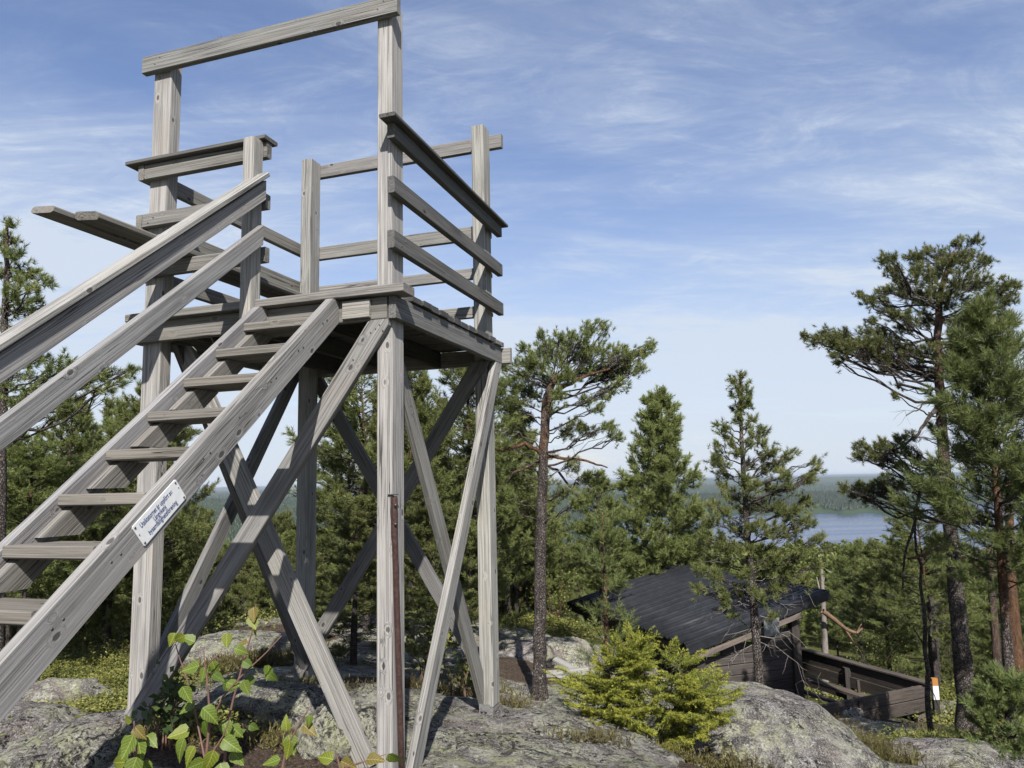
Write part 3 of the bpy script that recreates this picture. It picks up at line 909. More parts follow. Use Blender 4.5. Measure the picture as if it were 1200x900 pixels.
# screw heads where boards meet posts
def heads(name, pts, n, r=.006, parent=tower):
    for p in pts:
        q = L(*p); nv = Vector(n)
        cyl(name, q, q + nv * .0018, r, parent, darksteel, 6)
heads('screw', [(.0237, .08, .36), (.0237, .13, .40), (.0237, .08, .68), (.0237, .13, .72), (.0237, .1, 1.02), (.0237, 1.72, .36), (.0237, 1.75, .40), (.0237, 1.72, .68), (.0237, 1.75, 1.02)], (1, 0, 0))
heads('screw', [(-1.74, -.0002, 1.80), (-1.70, -.0002, 1.84), (-.09, -.0002, 1.80), (-.05, -.0002, 1.845), (-1.74, -.0002, .71), (-1.70, -.0002, .74), (-1.74, -.0002, .38)], (0, -1, 0))
heads('screw', [(-.10, -.0002, -.125), (-.075, -.0002, -.105), (-.13, -.0002, -.145), (-.055, -.0002, -.14), (-.24, -.0002, -.29), (-1.76, -.0002, -2.38), (-1.79, -.0002, -2.42)], (0, -1, 0), .005)
heads('bolt', [(.0237, 1.70, -.16), (.0237, 1.73, -.20), (.0237, .20, -2.42)], (1, 0, 0), .007)
for vv in np.arange(-.12, -1.9, -.2215):
    heads('screw', [(-.3308, vv - .05, -.005 + SL * (vv - .02) + .02), (-.3308, vv - .01, .005 + SL * (vv + .02))], (1, 0, 0), .0055)

# ------------------------------------------------------------------ trees
def curve(p0, p1, n=6, sag=0.0, jit=0.03):
    p0, p1 = np.array(p0, float), np.array(p1, float)
    t_ = np.linspace(0, 1, n)[:, None]
    P = p0 + (p1 - p0) * t_
    d = np.linalg.norm(p1 - p0)
    P[:, 2] += sag * d * (4 * t_ * (1 - t_))[:, 0]
    P[1:-1] += rng.normal(size=(n - 2, 3)) * jit * d
    return P

def plant(name, label, cat, base, parts, group=None):
    e = empty(name, base)
    tag(e, label, cat, group)
    for (pn, acc, mat, sm) in parts:
        if acc.n:
            obj(pn, acc.mesh(pn, mat, sm, base), e)
    return e

def hero_pine(name, label, trunk, Y, r0, r1, clumps, dens=1.0, sl=.075, nl=.046, nw=.0058, k=24, mat=None, dead=(), deadtint=0.0, spread=.55, top=None, orange=(.45, .75), tintshift=0.0, live=()):
    tr = np.array([tuple(at(px, py, Y)) for (px, py) in trunk])
    tr[0, 2] = gz(tr[0, 0], tr[0, 1]) - .05
    s_ = np.linspace(0, 1, len(tr)); S = np.linspace(0, 1, 26)
    tp = np.stack([np.interp(S, s_, tr[:, q]) for q in range(3)], 1)
    ker = np.ones(3) / 3
    for q in range(3): tp[1:-1, q] = np.convolve(tp[:, q], ker, 'valid')
    tp[1:-1, :2] += rng.normal(size=(24, 2)) * r0 * .06
    rad = r0 + (r1 - r0) * S ** 0.85
    rad[0] *= 1.35; rad[1] *= 1.12
    W, N = Acc(), Acc()
    tone = np.interp(S, [0, orange[0], orange[1], 1], [0, .08, .52, .56])
    W.tube(tp, rad, 12, tone, rough=.05)
    for c_ in clumps:
        px, py, rp = c_[:3]
        dy = c_[3] if len(c_) > 3 else rng.uniform(-1, 1) * spread
        cen = np.array(at(px, py, Y + dy))
        r = rp * (Y + dy) / F
        hd = np.linalg.norm(cen[:2] - np.array([np.interp(cen[2], tp[:, 2], tp[:, 0]), np.interp(cen[2], tp[:, 2], tp[:, 1])]))
        zs = np.clip(cen[2] - .28 * hd - .05, tp[2, 2], tp[-2, 2])
        st = np.array([np.interp(zs, tp[:, 2], tp[:, q]) for q in range(3)])
        inner = cen - (cen - st) / (np.linalg.norm(cen - st) + 1e-6) * r * .5
        P = curve(st, inner, 7, -.06 if hd > .5 else .02, .035)
        br = .006 + .0085 * hd
        W.tube(P, np.linspace(br, br * .45, 7), 6, np.linspace(np.interp(zs, tp[:, 2], tone) * .7, .25, 7))
        nt = max(5, int(dens * 41 * (r / .2) ** 1.5))
        r *= 1.06
        off = unit(rng.normal(size=(nt, 3))) * (rng.random((nt, 1)) ** .42) * np.array([1, 1, .80]) * r
        tips = cen + off
        for tip in tips:
            b0 = P[rng.integers(3, 7)]
            W.tube(curve(b0, tip, 4, .04, .05), [br * .30, br * .26, br * .2, .0022], 4, .25)
        base_dir = unit(tips - (cen - (cen - st) * .25 - np.array([0, 0, r * .55])))
        d1 = unit(base_dir + np.array([0, 0, .55]) + rng.normal(size=(nt, 3)) * .28)
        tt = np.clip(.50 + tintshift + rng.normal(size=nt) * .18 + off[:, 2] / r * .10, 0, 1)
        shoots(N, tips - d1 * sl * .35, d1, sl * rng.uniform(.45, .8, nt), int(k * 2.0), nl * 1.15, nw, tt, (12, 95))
        for q in range(1):
            d2 = unit(d1 + rng.normal(size=(nt, 3)) * .7)
            shoots(N, tips + (rng.normal(size=(nt, 3)) - d1) * sl * .55, d2, sl * rng.uniform(.5, .9, nt), int(k * 1.3), nl, nw, np.clip(tt - .06 + rng.normal(size=nt) * .1, 0, 1), (20, 85))
    for d_ in live:      # bare limbs the bark still covers: pixel polylines
        P = np.array([tuple(at(px, py, Y + dy)) for (px, py, dy) in d_[1]])
        s2 = np.linspace(0, 1, len(P)); S2 = np.linspace(0, 1, 12)
        P2 = np.stack([np.interp(S2, s2, P[:, q]) for q in range(3)], 1)
        P2[1:-1] += rng.normal(size=(10, 3)) * .008
        W.tube(P2, np.linspace(d_[0], d_[0] * .35, 12), 7, d_[2])
    DL = []
    for (px, py, ln, dirx, dirz) in dead:
        D = Acc(); DL.append(('dead_branch', D, deadwood, True))
        st = np.array(at(px, py, Y))
        en = st + np.array([dirx * ln, rng.uniform(-.5, .5) * ln, dirz * ln])
        P = curve(st, en, 7, .05, .05)
        D.tube(P, np.linspace(.0048, .0016, 7), 5, .3)
        for q in range(7):
            b0 = P[rng.integers(2, 7)]
            D.tube(curve(b0, b0 + unit(rng.normal(size=3) + np.array([dirx, 0, -.5])) * ln * rng.uniform(.15, .45), 4, -.05, .07), [.0024, .002, .0016, .0010], 4, .3)
    base = tuple(tr[0])
    return plant(name, label, 'pine tree', base, [('trunk', W, barkmat, True), ('crown', N, mat or pinemat, False)] + DL)

def whorl_pine(H, Rm, nw_, nb, sl=.11, nl=.055, nwid=.008, k=18, base=.08, up=38, shape=.75, trunk_r=.045, seed=0, tint=.5, tw=5, sub=3, gappy=.12, orange=.5, bend=.05):
    """a pine grown from its whorls; returns trunk and crown accumulators at the origin."""
    g = np.random.default_rng(seed)
    W, N = Acc(), Acc()
    S = np.linspace(0, 1, 18)
    ax = np.stack([bend * H * np.sin(S * 2.2 + g.uniform(0, 6)) * S, bend * H * np.cos(S * 1.7 + g.uniform(0, 6)) * S, S * H], 1)
    ax[:, :2] -= ax[0, :2]
    ax[0, 2] = -.25
    W.tube(ax, trunk_r * (1 - S) ** .8 + .006, 9, np.clip((S - orange) * 3, 0, 1), rough=.05)
    def axis(t_): return np.array([np.interp(t_, S, ax[:, q]) for q in range(3)])
    PP, DD, TT, LL = [], [], [], []
    for i in range(nw_):
        t_ = base + (1 - base) * (i / nw_) ** .92
        rel = (t_ - base) / (1 - base)
        ln0 = Rm * (1 - rel) ** shape * min(1, .55 + rel * 3.2)
        for b in range(nb):
            if g.random() < gappy: continue
            az = g.uniform(0, 2 * math.pi)
            ln = max(.07, ln0 * g.uniform(.68, 1.18))
            el = R(up * (.25 + .95 * rel) + g.normal() * 8)
            d = np.array([math.cos(az) * math.cos(el), math.sin(az) * math.cos(el), math.sin(el)])
            p0 = axis(min(.995, t_ + g.normal() * .008))
            m = 6
            s_ = np.linspace(0, 1, m)[:, None]
            P = p0 + d * ln * s_
            P[:, 2] += (s_[:, 0] ** 2) * ln * .22 - s_[:, 0] * (1 - rel) * ln * .16
            P[1:-1] += g.normal(size=(m - 2, 3)) * ln * .03
            W.tube(P, np.linspace(.004 + ln * .009, .0025, m), 5, .1 + .25 * rel)
            ntw = max(2, int(tw * (ln / Rm) ** .8 + 1.5))
            for q in range(ntw):
                u = 1.0 if q == 0 else g.uniform(.30, .98)
                c = np.array([np.interp(u, s_[:, 0], P[:, a]) for a in range(3)])
                side = unit(np.cross(d, np.array([0, 0, 1.])) * g.choice([-1, 1]) * g.uniform(.5, 1.3) + d * .9 + np.array([0, 0, g.uniform(.0, .75)]))
                dd = unit(d + np.array([0, 0, .55])) if q == 0 else side
                tl_ = 0 if q == 0 else ln * .34 * (1.1 - u) + .05
                e = c + dd * tl_
                for w_ in range(sub if q else sub - 1):
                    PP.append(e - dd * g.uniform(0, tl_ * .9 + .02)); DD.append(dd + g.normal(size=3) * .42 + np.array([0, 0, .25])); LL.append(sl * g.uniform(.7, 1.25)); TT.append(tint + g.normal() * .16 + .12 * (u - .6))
    for q in range(4):
        PP.append(ax[-1] - np.array([0, 0, .05 * q])); DD.append(np.array([g.normal() * .25 * q, g.normal() * .25 * q, 1.])); LL.append(sl * 1.4); TT.append(tint + .2)
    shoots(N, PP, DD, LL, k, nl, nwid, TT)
    return W, N

def lone_pine(name, label, px_base, py_base, Y, py_top, mat, px_top=None, **kw):
    b = at(px_base, py_base, Y)
    base = Vector((b.x, b.y, gz(b.x, b.y)))
    H = at(px_top or px_base, py_top, Y).z - base.z
    W, N = whorl_pine(H=H, **kw)
    e = empty(name, base)
    tag(e, label, 'pine tree')
    if px_top is not None:
        tx_ = at(px_top, py_top, Y)
        dx = (tx_.x - base.x) / H
        e.matrix_world = Matrix(((1, 0, dx, base.x), (0, 1, 0, base.y), (0, 0, 1, base.z), (0, 0, 0, 1)))
    obj('trunk', W.mesh('trunk', barkmat, True), e)
    obj('crown', N.mesh('crown', mat), e)
    return e

# the wind-shaped pine just behind the tower
hero_pine('wind_shaped_pine', 'flat-topped pine with a bare reddish trunk standing beside the back corner post of the tower',
          [(632, 824), (632, 740), (634, 640), (636, 560), (638, 500), (640, 465), (652, 440)], 9.0, .082, .045,
          [(598, 452, 15), (606, 470, 17), (596, 478, 14), (616, 425, 14), (612, 440, 15), (636, 408, 14), (628, 425, 17), (648, 418, 18), (664, 400, 14), (682, 395, 13), (692, 385, 9), (704, 378, 7), (709, 388, 7),
           (676, 415, 18), (700, 412, 17), (722, 415, 16), (742, 418, 15), (757, 410, 9), (764, 404, 6), (736, 432, 14), (716, 437, 17), (690, 435, 16), (664, 440, 15), (750, 432, 8), (728, 450, 10), (711, 462, 11),
           (640, 445, 16), (655, 462, 11), (700, 478, 8), (684, 470, 9), (622, 460, 13), (645, 480, 9), (618, 490, 10), (675, 497, 11), (690, 505, 9), (663, 508, 9), (600, 495, 9), (712, 500, 10), (724, 512, 9), (590, 520, 10), (605, 505, 8),
           (594, 548, 13), (606, 562, 13), (590, 580, 13), (672, 545, 10), (690, 560, 12), (664, 575, 11), (680, 590, 12), (600, 598, 10), (620, 545, 9), (590, 430, 8), (632, 392, 7), (655, 395, 8), (614, 408, 8)],
          dens=1.05, dead=[(634, 520, .5, -.8, .3), (636, 535, .5, .8, .1), (634, 560, .55, .9, -.35), (638, 500, .5, -.7, .5), (634, 548, .5, -.9, .1), (637, 545, .7, .9, -.5)],
          live=[(.028, [(634, 532, 0), (615, 520, -.1), (600, 525, -.2), (585, 528, -.3), (572, 526, -.35)], .95), (.024, [(638, 533, 0), (660, 537, -.1), (690, 541, -.15), (712, 548, -.2)], .95), (.02, [(636, 545, 0), (655, 552, .1), (675, 580, .1), (684, 600, .1)], .3),
                (.018, [(634, 538, 0), (612, 550, -.1), (600, 555, -.15), (590, 570, -.15)], .5), (.034, [(640, 470, 0), (660, 452, 0), (685, 440, -.05), (715, 432, -.1)], .7)], orange=(.40, .62))

# the tall pine in front of the lake view
hero_pine('tall_pine', 'tall old pine with thick scaly trunk and wide flat branches beyond the benches',
          [(1137, 866), (1130, 800), (1124, 740), (1117, 660), (1110, 590), (1105, 520), (1102, 450), (1099, 390), (1100, 340), (1118, 296)], 10.0, .128, .030,
          [(1040, 303, 11), (1046, 320, 13), (1054, 338, 14), (1034, 343, 9), (1072, 303, 14), (1078, 322, 16), (1096, 296, 14), (1098, 318, 17), (1120, 303, 15), (1124, 285, 9), (1143, 282, 8), (1140, 300, 12), (1155, 308, 9), (1128, 325, 17),
           (1150, 332, 16), (1172, 336, 13), (1190, 335, 8), (1183, 350, 11), (1160, 355, 17), (1094, 345, 18), (1120, 352, 17), (1072, 350, 13), (1068, 372, 12), (1090, 372, 15), (1126, 378, 16), (1150, 380, 15), (1010, 345, 6), (1018, 352, 9), (1036, 358, 10), (1176, 372, 12), (1050, 366, 10),
           (944, 394, 6), (954, 400, 8), (966, 392, 10), (976, 402, 12), (986, 392, 10), (992, 408, 12), (1006, 404, 13), (1016, 418, 11), (1022, 400, 11), (1036, 398, 12), (1032, 414, 13), (1050, 408, 12), (1052, 424, 13), (1068, 412, 12), (1072, 430, 12), (1088, 412, 13), (1012, 388, 8), (1090, 436, 12), (1038, 432, 9), (1058, 385, 10),
           (1052, 452, 4), (1048, 463, 4), (1115, 405, 14), (1135, 412, 14), (1150, 425, 14), (1120, 430, 12), (1165, 410, 13), (1020, 376, 6), (1030, 387, 7), (978, 417, 6), (985, 424, 6),
           (1010, 524, 9), (1022, 530, 11), (1030, 520, 9), (1042, 528, 11), (1035, 540, 9), (1052, 516, 9), (1066, 510, 6), (1004, 535, 7), (1062, 530, 9), (1074, 536, 8), (1055, 545, 8), (1012, 572, 10), (1026, 570, 11), (1000, 578, 7), (1040, 562, 10), (1036, 580, 8), (1054, 570, 8), (988, 572, 6), (1016, 585, 7), (1068, 560, 6), (1075, 575, 6), (1050, 590, 6), (1090, 545, 8)],
          dens=1.05, sl=.075, nl=.05, nw=.0062, k=24, spread=.9, orange=(.30, .62),
          dead=[(1100, 470, .7, -.8, -.25), (1105, 480, .6, -.7, -.6), (1104, 500, .6, .8, -.4), (1108, 560, .7, -.6, -.7), (1112, 600, .6, -.8, -.5), (1116, 650, .7, .9, -.45)],
          live=[(.030, [(1100, 472, 0), (1088, 490, -.1), (1080, 505, -.2), (1060, 522, -.3), (1040, 532, -.3)], .35), (.022, [(1100, 480, 0), (1089, 486, -.1), (1083, 500, -.1)], .2), (.035, [(1118, 640, 0), (1100, 643, -.2), (1082, 650, -.4), (1064, 655, -.5)], .95),
                (.028, [(1122, 655, 0), (1138, 658, -.2), (1154, 672, -.4), (1162, 680, -.5)], .9), (.030, [(1112, 580, 0), (1082, 565, -.3), (1074, 590, -.4), (1072, 620, -.4), (1060, 645, -.4), (1058, 690, -.4)], .1), (.016, [(1100, 465, 0), (1088, 470, -.1), (1078, 478, -.2), (1062, 487, -.3)], .1)])

# the slim young pine in front of the shelter
hero_pine('slim_pine', 'slim pine with narrow tufted top and dead grey lower twigs before the shelter wall',
          [(892, 818), (888, 770), (882, 700), (877, 640), (873, 580), (869, 520), (868, 470), (867, 440)], 8.0, .052, .012,
          [(869, 440, 5), (868, 452, 8), (865, 462, 8), (878, 460, 6), (870, 474, 9), (862, 478, 7), (880, 470, 6), (864, 490, 7), (857, 446, 4), (843, 496, 5), (849, 504, 7), (853, 513, 6), (884, 492, 6), (878, 500, 5), (886, 508, 8), (895, 506, 6), (858, 520, 6), (880, 520, 6), (892, 518, 7),
           (840, 532, 8), (846, 543, 9), (833, 540, 7), (850, 556, 8), (842, 522, 5), (866, 530, 7), (876, 545, 7), (894, 535, 9), (905, 530, 8), (912, 545, 10), (900, 552, 9), (922, 535, 6), (928, 530, 5), (918, 558, 9), (905, 570, 10), (925, 572, 8), (955, 540, 6), (958, 552, 7), (948, 558, 7), (940, 563, 6), (846, 570, 8), (858, 582, 10), (870, 562, 8), (884, 570, 9), (890, 590, 11),
           (872, 598, 10), (850, 604, 9), (836, 592, 7), (910, 594, 11), (930, 598, 10), (946, 588, 8), (862, 622, 12), (886, 618, 12), (906, 622, 12), (928, 626, 10), (842, 632, 10), (870, 645, 12), (892, 648, 11), (912, 652, 10), (850, 658, 9), (870, 672, 9), (894, 676, 9), (845, 690, 6), (905, 690, 6), (830, 655, 7), (832, 612, 9), (826, 632, 9), (838, 675, 9), (822, 668, 8), (852, 640, 11), (930, 610, 11), (946, 612, 10), (958, 630, 9), (940, 650, 10), (956, 662, 8), (925, 672, 10), (945, 682, 8), (880, 660, 11), (900, 665, 11), (868, 690, 9), (890, 700, 8), (916, 690, 8), (850, 705, 7), (818, 690, 7), (880, 692, 6), (905, 722, 5), (857, 722, 5), (930, 655, 7)],
          dens=1.1, sl=.07, nl=.044, nw=.0052, k=26, spread=.30, orange=(.35, .9), tintshift=.06, mat=pinemat,
          dead=[(884, 690, .5, -.8, -.5), (884, 700, .45, .8, -.3), (885, 710, .55, -.9, -.3), (886, 720, .6, .7, -.5), (886, 735, .5, -.8, -.5), (888, 745, .8, .75, -.75), (888, 755, .45, -.7, -.4), (884, 680, .6, .9, -.2), (882, 660, .5, -.9, .1), (886, 728, .5, -.5, -.9), (888, 750, .45, .6, -.5)])

# young pine with bright needles at the edge of the view, before the tall pine
lone_pine('young_pine', 'bushy bright green young pine growing close in front of the tall old pine', 1186, 850, 8.2, 366, youngmat, 1160, Rm=1.0, nw_=26, nb=7, sl=.13, nl=.07, nwid=.0068, k=32, base=.36, up=42, shape=.60, trunk_r=.055, seed=3, tw=10, sub=4, gappy=.08, orange=.15, bend=.008)
lone_pine('knee_high_pine', 'small round young pine hugging the rock beside the tall trunk', 1186, 880, 7.6, 802, youngmat, Rm=.45, nw_=10, nb=7, sl=.10, nl=.055, nwid=.0065, k=34, base=.05, up=40, shape=.5, trunk_r=.02, seed=5, tw=6)
# small pine growing out of the spruce bush
lone_pine('small_pine', 'small pale green pine with upright shoots rising out of the spruce bush', 712, 800, 6.4, 600, youngmat, 709, Rm=.27, nw_=8, nb=4, sl=.14, nl=.046, nwid=.0046, k=54, base=.14, up=52, shape=.55, trunk_r=.022, seed=8, tw=3, sub=2, gappy=.1, orange=.0, bend=.004, tint=.52)
# the big bushy cone behind the shelter
lone_pine('bushy_pine', 'dense cone-shaped pine with a pointed top behind the shelter roof', 775, 760, 19.0, 462, pinemat, 778, Rm=2.1, nw_=28, nb=9, sl=.18, nl=.095, nwid=.014, k=24, base=.06, up=38, shape=.72, trunk_r=.09, seed=11, tw=12, sub=5, gappy=.08, tint=.56, bend=.006)

# dense pines behind and beside the tower
proto = []
for q, kw in enumerate([dict(H=5.2, Rm=1.35, nw_=20, nb=7, base=.18, shape=.62, seed=21), dict(H=5.6, Rm=1.25, nw_=20, nb=7, base=.30, shape=.50, seed=22), dict(H=4.8, Rm=1.25, nw_=18, nb=6, base=.12, shape=.85, seed=23), dict(H=5.5, Rm=1.5, nw_=17, nb=7, base=.36, shape=.42, seed=24)]):
    W, N = whorl_pine(sl=.14, nl=.078, nwid=.011, k=22, up=36, trunk_r=.06, tw=11, sub=4, gappy=.10, tint=.50, bend=.018, orange=.45, **kw)
    proto.append((W.mesh('trunk', barkmat, True), N.mesh('crown', pinemat), kw['H']))

def dense_pine(px_top, py_top, Y, wide, kind, rz, label, group=None, name='dense_pine'):
    tp_ = at(px_top, py_top, Y)
    base = Vector((tp_.x, tp_.y, gz(tp_.x, tp_.y)))
    tm, cm, H = proto[kind]
    e = empty(name, base, rz)
    h_ = max(1.5, tp_.z - base.z)
    e.scale = (wide * .84, wide * .84, h_ / H)
    tag(e, label, 'pine tree', group)
    obj('trunk', tm, e); obj('crown', cm, e)
    return e

# (top px, top py, distance, width, kind)
SPEC = [
    (430, 446, 12.5, 1.15, 3, 'broad-crowned pine whose top shows under the tower floor between two posts'),
    (545, 432, 13.5, 1.25, 3, 'pine with a spreading crown showing between the front post and the back corner post'),
    (500, 560, 9.6, .85, 2, 'low bushy pine right behind the front post of the tower'),
    (415, 600, 9.2, .80, 2, 'low bushy pine seen through the big brace cross of the tower'),
    (140, 470, 11.0, .80, 2, 'pointed pine whose tip rises beside the tall front post over the stair treads'),
    (108, 498, 12.5, .85, 2, 'slightly lower pointed pine behind the stair treads'),
    (38, 520, 9.5, .95, 1, 'thick dark pine under the lower handrail'),
    (70, 545, 12, 1.0, 0, 'dense pine behind the lowest stair treads'),
    (700, 560, 15.5, .85, 1, 'dusky sparse pine between the flat-topped pine and the dense cone-shaped pine'),
    (1080, 610, 15.5, 1.0, 3, 'dark spreading pine in the hollow behind the shelter benches'),
    (1030, 640, 18, 1.1, 1, 'dark low pine at the back of the hollow under the lake view'),
]
for q, (px, py, Y, wd_, kd, lb) in enumerate(SPEC):
    dense_pine(px, py, Y, wd_, kd, q * 1.3, lb)

# the wood on the slope: each tree a thing of its own
def slope_tree(az, r, h_, kind, group, label, wide=1.0):
    x, y = r * math.sin(az), r * math.cos(az)
    z = gz(x, y)
    tm, cm, H = proto[kind]
    e = empty('slope_pine', (x, y, z), random.uniform(0, 6.28))
    s_ = h_ / H
    e.scale = (s_ * wide, s_ * wide, s_)
    tag(e, label, 'pine tree', group)
    obj('trunk', tm, e); obj('crown', cm, e)
for q in range(84):                                  # behind the tower and to the side of the stairs
    r = random.uniform(11.5, 26)
    az = R(random.uniform(-37, 1.5))
    hh = random.uniform(2.7, 4.2) + (r - 11) * .07
    if -24 < math.degrees(az) < -15.5:
        r = random.uniform(15, 27)
        if -23.8 < math.degrees(az) < -15.8: hh = min(hh, max(1.4, 1.6 - random.uniform(.03, .065) * r - gz(r * math.sin(az), r * math.cos(az))))
    slope_tree(az, r, hh, q % 4, 'pines in the wood behind the tower', 'one of the close-grown pines in the wood behind the tower')
for q in range(75):
    r = random.uniform(20, 62)
    az = R(random.uniform(1.5, 37))
    if r < 30 and 5 < math.degrees(az) < 25: r += 12
    cap = (1.6 - .066 * r) - gz(r * math.sin(az), r * math.cos(az))
    slope_tree(az, r, min(random.uniform(3.4, 5.2), max(1.6, cap * random.uniform(.75, 1.06))), q % 4, 'pines on the slope below the shelter', 'one of the pines on the slope below the shelter towards the lake')
for q in range(95):
    r = random.uniform(24, 60)
    az = R(random.uniform(-37, 1.5))
    hh = random.uniform(4.0, 6.0)
    if -23.0 < math.degrees(az) < -16.2: hh = min(hh, max(1.4, 1.6 - random.uniform(.022, .045) * r - gz(r * math.sin(az), r * math.cos(az))))
    slope_tree(az, r, hh, q % 4, 'farther pines behind the tower', 'one of the farther pines deeper in the wood beyond the tower')

# near pine at the edge of the view by the handrail
hero_pine('edge_pine', 'near pine at the edge of the view above the handrail with long bare-based branches',
          [(-4, 800), (-2, 640), (2, 520), (4, 440), (6, 360), (8, 300), (8, 258)], 7.6, .075, .012,
          [(8, 262, 6), (6, 275, 9), (14, 285, 9), (2, 290, 9), (16, 300, 10), (28, 312, 10), (36, 318, 10), (46, 326, 9), (54, 332, 7), (10, 320, 12), (24, 330, 12), (38, 340, 10), (12, 342, 12), (26, 352, 12), (44, 352, 8), (50, 360, 6), (10, 362, 12), (32, 364, 10), (2, 378, 10), (18, 300, 6),
           (40, 424, 8), (56, 420, 9), (72, 422, 8), (88, 425, 8), (62, 436, 10), (80, 440, 9), (100, 432, 8), (98, 446, 9), (116, 444, 9), (130, 440, 9), (144, 437, 8), (154, 432, 6), (128, 454, 8), (110, 458, 8), (142, 449, 7), (50, 448, 9), (66, 456, 9), (84, 462, 8), (76, 474, 8), (88, 480, 7), (60, 472, 9), (36, 460, 9), (22, 472, 10), (12, 450, 9), (68, 488, 8), (30, 436, 8)],
          dens=.62, sl=.08, nl=.055, nw=.0062, k=26, spread=.45, orange=(.5, .9), tintshift=.04)

# ------------------------------------------------------------------ spruce bush
def spruce_bush(name, label, base, fans, mat, seed=1, k=26, nl=.0165, nw=.0046):
    g = np.random.default_rng(seed)
    W, N = Acc(), Acc()
    PP, DD, LL, TT = [], [], [], []
    for (st, en, ln_t) in fans:
        st, en = np.array(st, float), np.array(en, float)
        d = en - st; ln = np.linalg.norm(d); d /= ln
        m = 9
        s_ = np.linspace(0, 1, m)
        P = st + np.outer(s_, en - st)
        P[:, 2] += -ln * .06 * np.sin(s_ * math.pi) + ln * .10 * s_ ** 3
        P[1:-1] += g.normal(size=(m - 2, 3)) * ln * .012
        W.tube(P, np.linspace(.004 + .006 * ln, .0015, m), 5, .1)
        nrm = unit(np.cross(np.cross(d, np.array([0, 0, 1.])), d) + g.normal(size=3) * .25)
        side = np.cross(d, nrm)
        u = .22
        while u < 1.0:
            c = np.array([np.interp(u, s_, P[:, a]) for a in range(3)])
            for sgn in (-1, 1):
                l2 = ln_t * (1.12 - u) * g.uniform(.75, 1.2) + .03
                dd = unit(d * g.uniform(.75, 1.1) + sgn * side * .85 + nrm * g.normal() * .16)
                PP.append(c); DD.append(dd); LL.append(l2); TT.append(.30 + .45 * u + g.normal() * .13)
                if l2 > .07:
                    for v_ in (.45, .7):
                        for s2 in (-1, 1):
                            d3 = unit(dd + s2 * np.cross(dd, nrm) * .8 + nrm * g.normal() * .1)
                            PP.append(c + dd * l2 * v_); DD.append(d3); LL.append(l2 * .42); TT.append(.42 + .45 * u + g.normal() * .13)
            u += .032 / ln * g.uniform(.8, 1.2)
        PP.append(P[-1] - d * .06); DD.append(d); LL.append(.09); TT.append(.9)
    LL = np.array(LL)
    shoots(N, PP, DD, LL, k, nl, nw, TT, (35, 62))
    return plant(name, label, 'spruce bush', base, [('trunk', W, barkmat, True), ('crown', N, mat, False)])

bb = at(755, 850, 5.9)
base = (bb.x, bb.y, gz(bb.x, bb.y) - .02)
fans = []
TIP = [(868, 822, -.2), (872, 812, .1), (850, 795, 0), (858, 838, -.2), (835, 858, -.45), (845, 845, -.35), (818, 872, -.55), (800, 880, -.6), (826, 805, .2), (812, 780, .1), (822, 768, .1), (800, 766, .2), (838, 785, .25), (790, 755, .0),
       (770, 752, .1), (745, 752, .0), (728, 756, .0), (752, 770, -.2), (778, 790, -.3), (800, 815, -.5), (775, 820, -.5), (824, 826, -.45), (850, 815, -.3), (740, 780, -.3), (760, 805, -.45), (700, 780, .1), (690, 790, 0), (672, 800, .1), (655, 790, .1), (668, 805, -.2),
       (650, 845, -.1), (655, 855, -.3), (675, 868, -.4), (700, 876, -.5), (725, 880, -.55), (742, 872, -.6), (690, 850, -.5), (715, 840, -.6), (720, 815, -.45), (690, 820, -.35), (665, 828, -.15), (735, 850, -.65), (760, 862, -.6), (785, 850, -.65), (810, 845, -.6),
       (705, 800, -.3), (780, 770, -.1), (760, 760, .3), (830, 795, .4), (700, 770, .35), (640, 796, .2), (648, 806, 0), (820, 850, -.5), (770, 838, -.6), (845, 830, -.35), (795, 795, -.35), (735, 738, -.05), (722, 748, -.1), (748, 742, .05), (762, 745, -.1), (708, 762, -.1), (715, 775, -.25), (738, 765, -.25), (755, 780, -.35), (680, 835, -.35), (700, 860, -.5), (730, 825, -.55), (810, 800, -.25), (730, 800, -.45)]
for (px, py, dy) in TIP:
    en = np.array(at(px, py, 5.9 + dy))
    st = np.array(base) + np.array([rng.normal() * .10 + (.25 if px > 770 else -.12), rng.normal() * .1, max(0.04, min(.62, (en[2] - base[2]) * .86 + .02))])
    fans.append((st, en, rng.uniform(.12, .19)))
    if rng.random() < .40: continue
    e2 = base + (en - np.array(base)) * rng.uniform(.62, .85) + rng.normal(size=3) * np.array([.08, .08, .05]); e2[2] = max(e2[2], base[2] + .05)
    fans.append((st, e2, rng.uniform(.10, .16)))
spruce_bush('spruce_bush', 'low wide yellow-green spruce bush spreading over the rock', base, fans, sprucemat)

# ------------------------------------------------------------------ rocks
def rock(name, label, px, py, Y, rx, ry, rz, seed, sub=5, amp=.16, rot=0.0, flat=.0):
    p = at(px, py, Y)
    bm = bmesh.new()
    bmesh.ops.create_icosphere(bm, subdivisions=sub, radius=1)
    o = Vector((seed * 13.7, seed * 5.1, seed * 2.3))
    for v in bm.verts:
        n = v.co.normalized()
        f = 1 + amp * mnoise.fractal(n * 1.3 + o, 1.0, 2.0, 3) + amp * .35 * mnoise.fractal(n * 5 + o, .9, 2.0, 3)
        q = Vector((n.x * rx, n.y * ry, n.z * rz)) * f
        q += n * .012 * mnoise.fractal(q * 9 + o, .8, 2.1, 3)
        v.co = q
    me = bpy.data.meshes.new(name); bm.to_mesh(me); bm.free()
    me.polygons.foreach_set('use_smooth', np.ones(len(me.polygons), dtype=bool))
    me.materials.append(rockmat)
    ob = obj(name, me, None, p); ob.rotation_euler = (0, 0, rot)
    return tag(ob, label, 'rock')

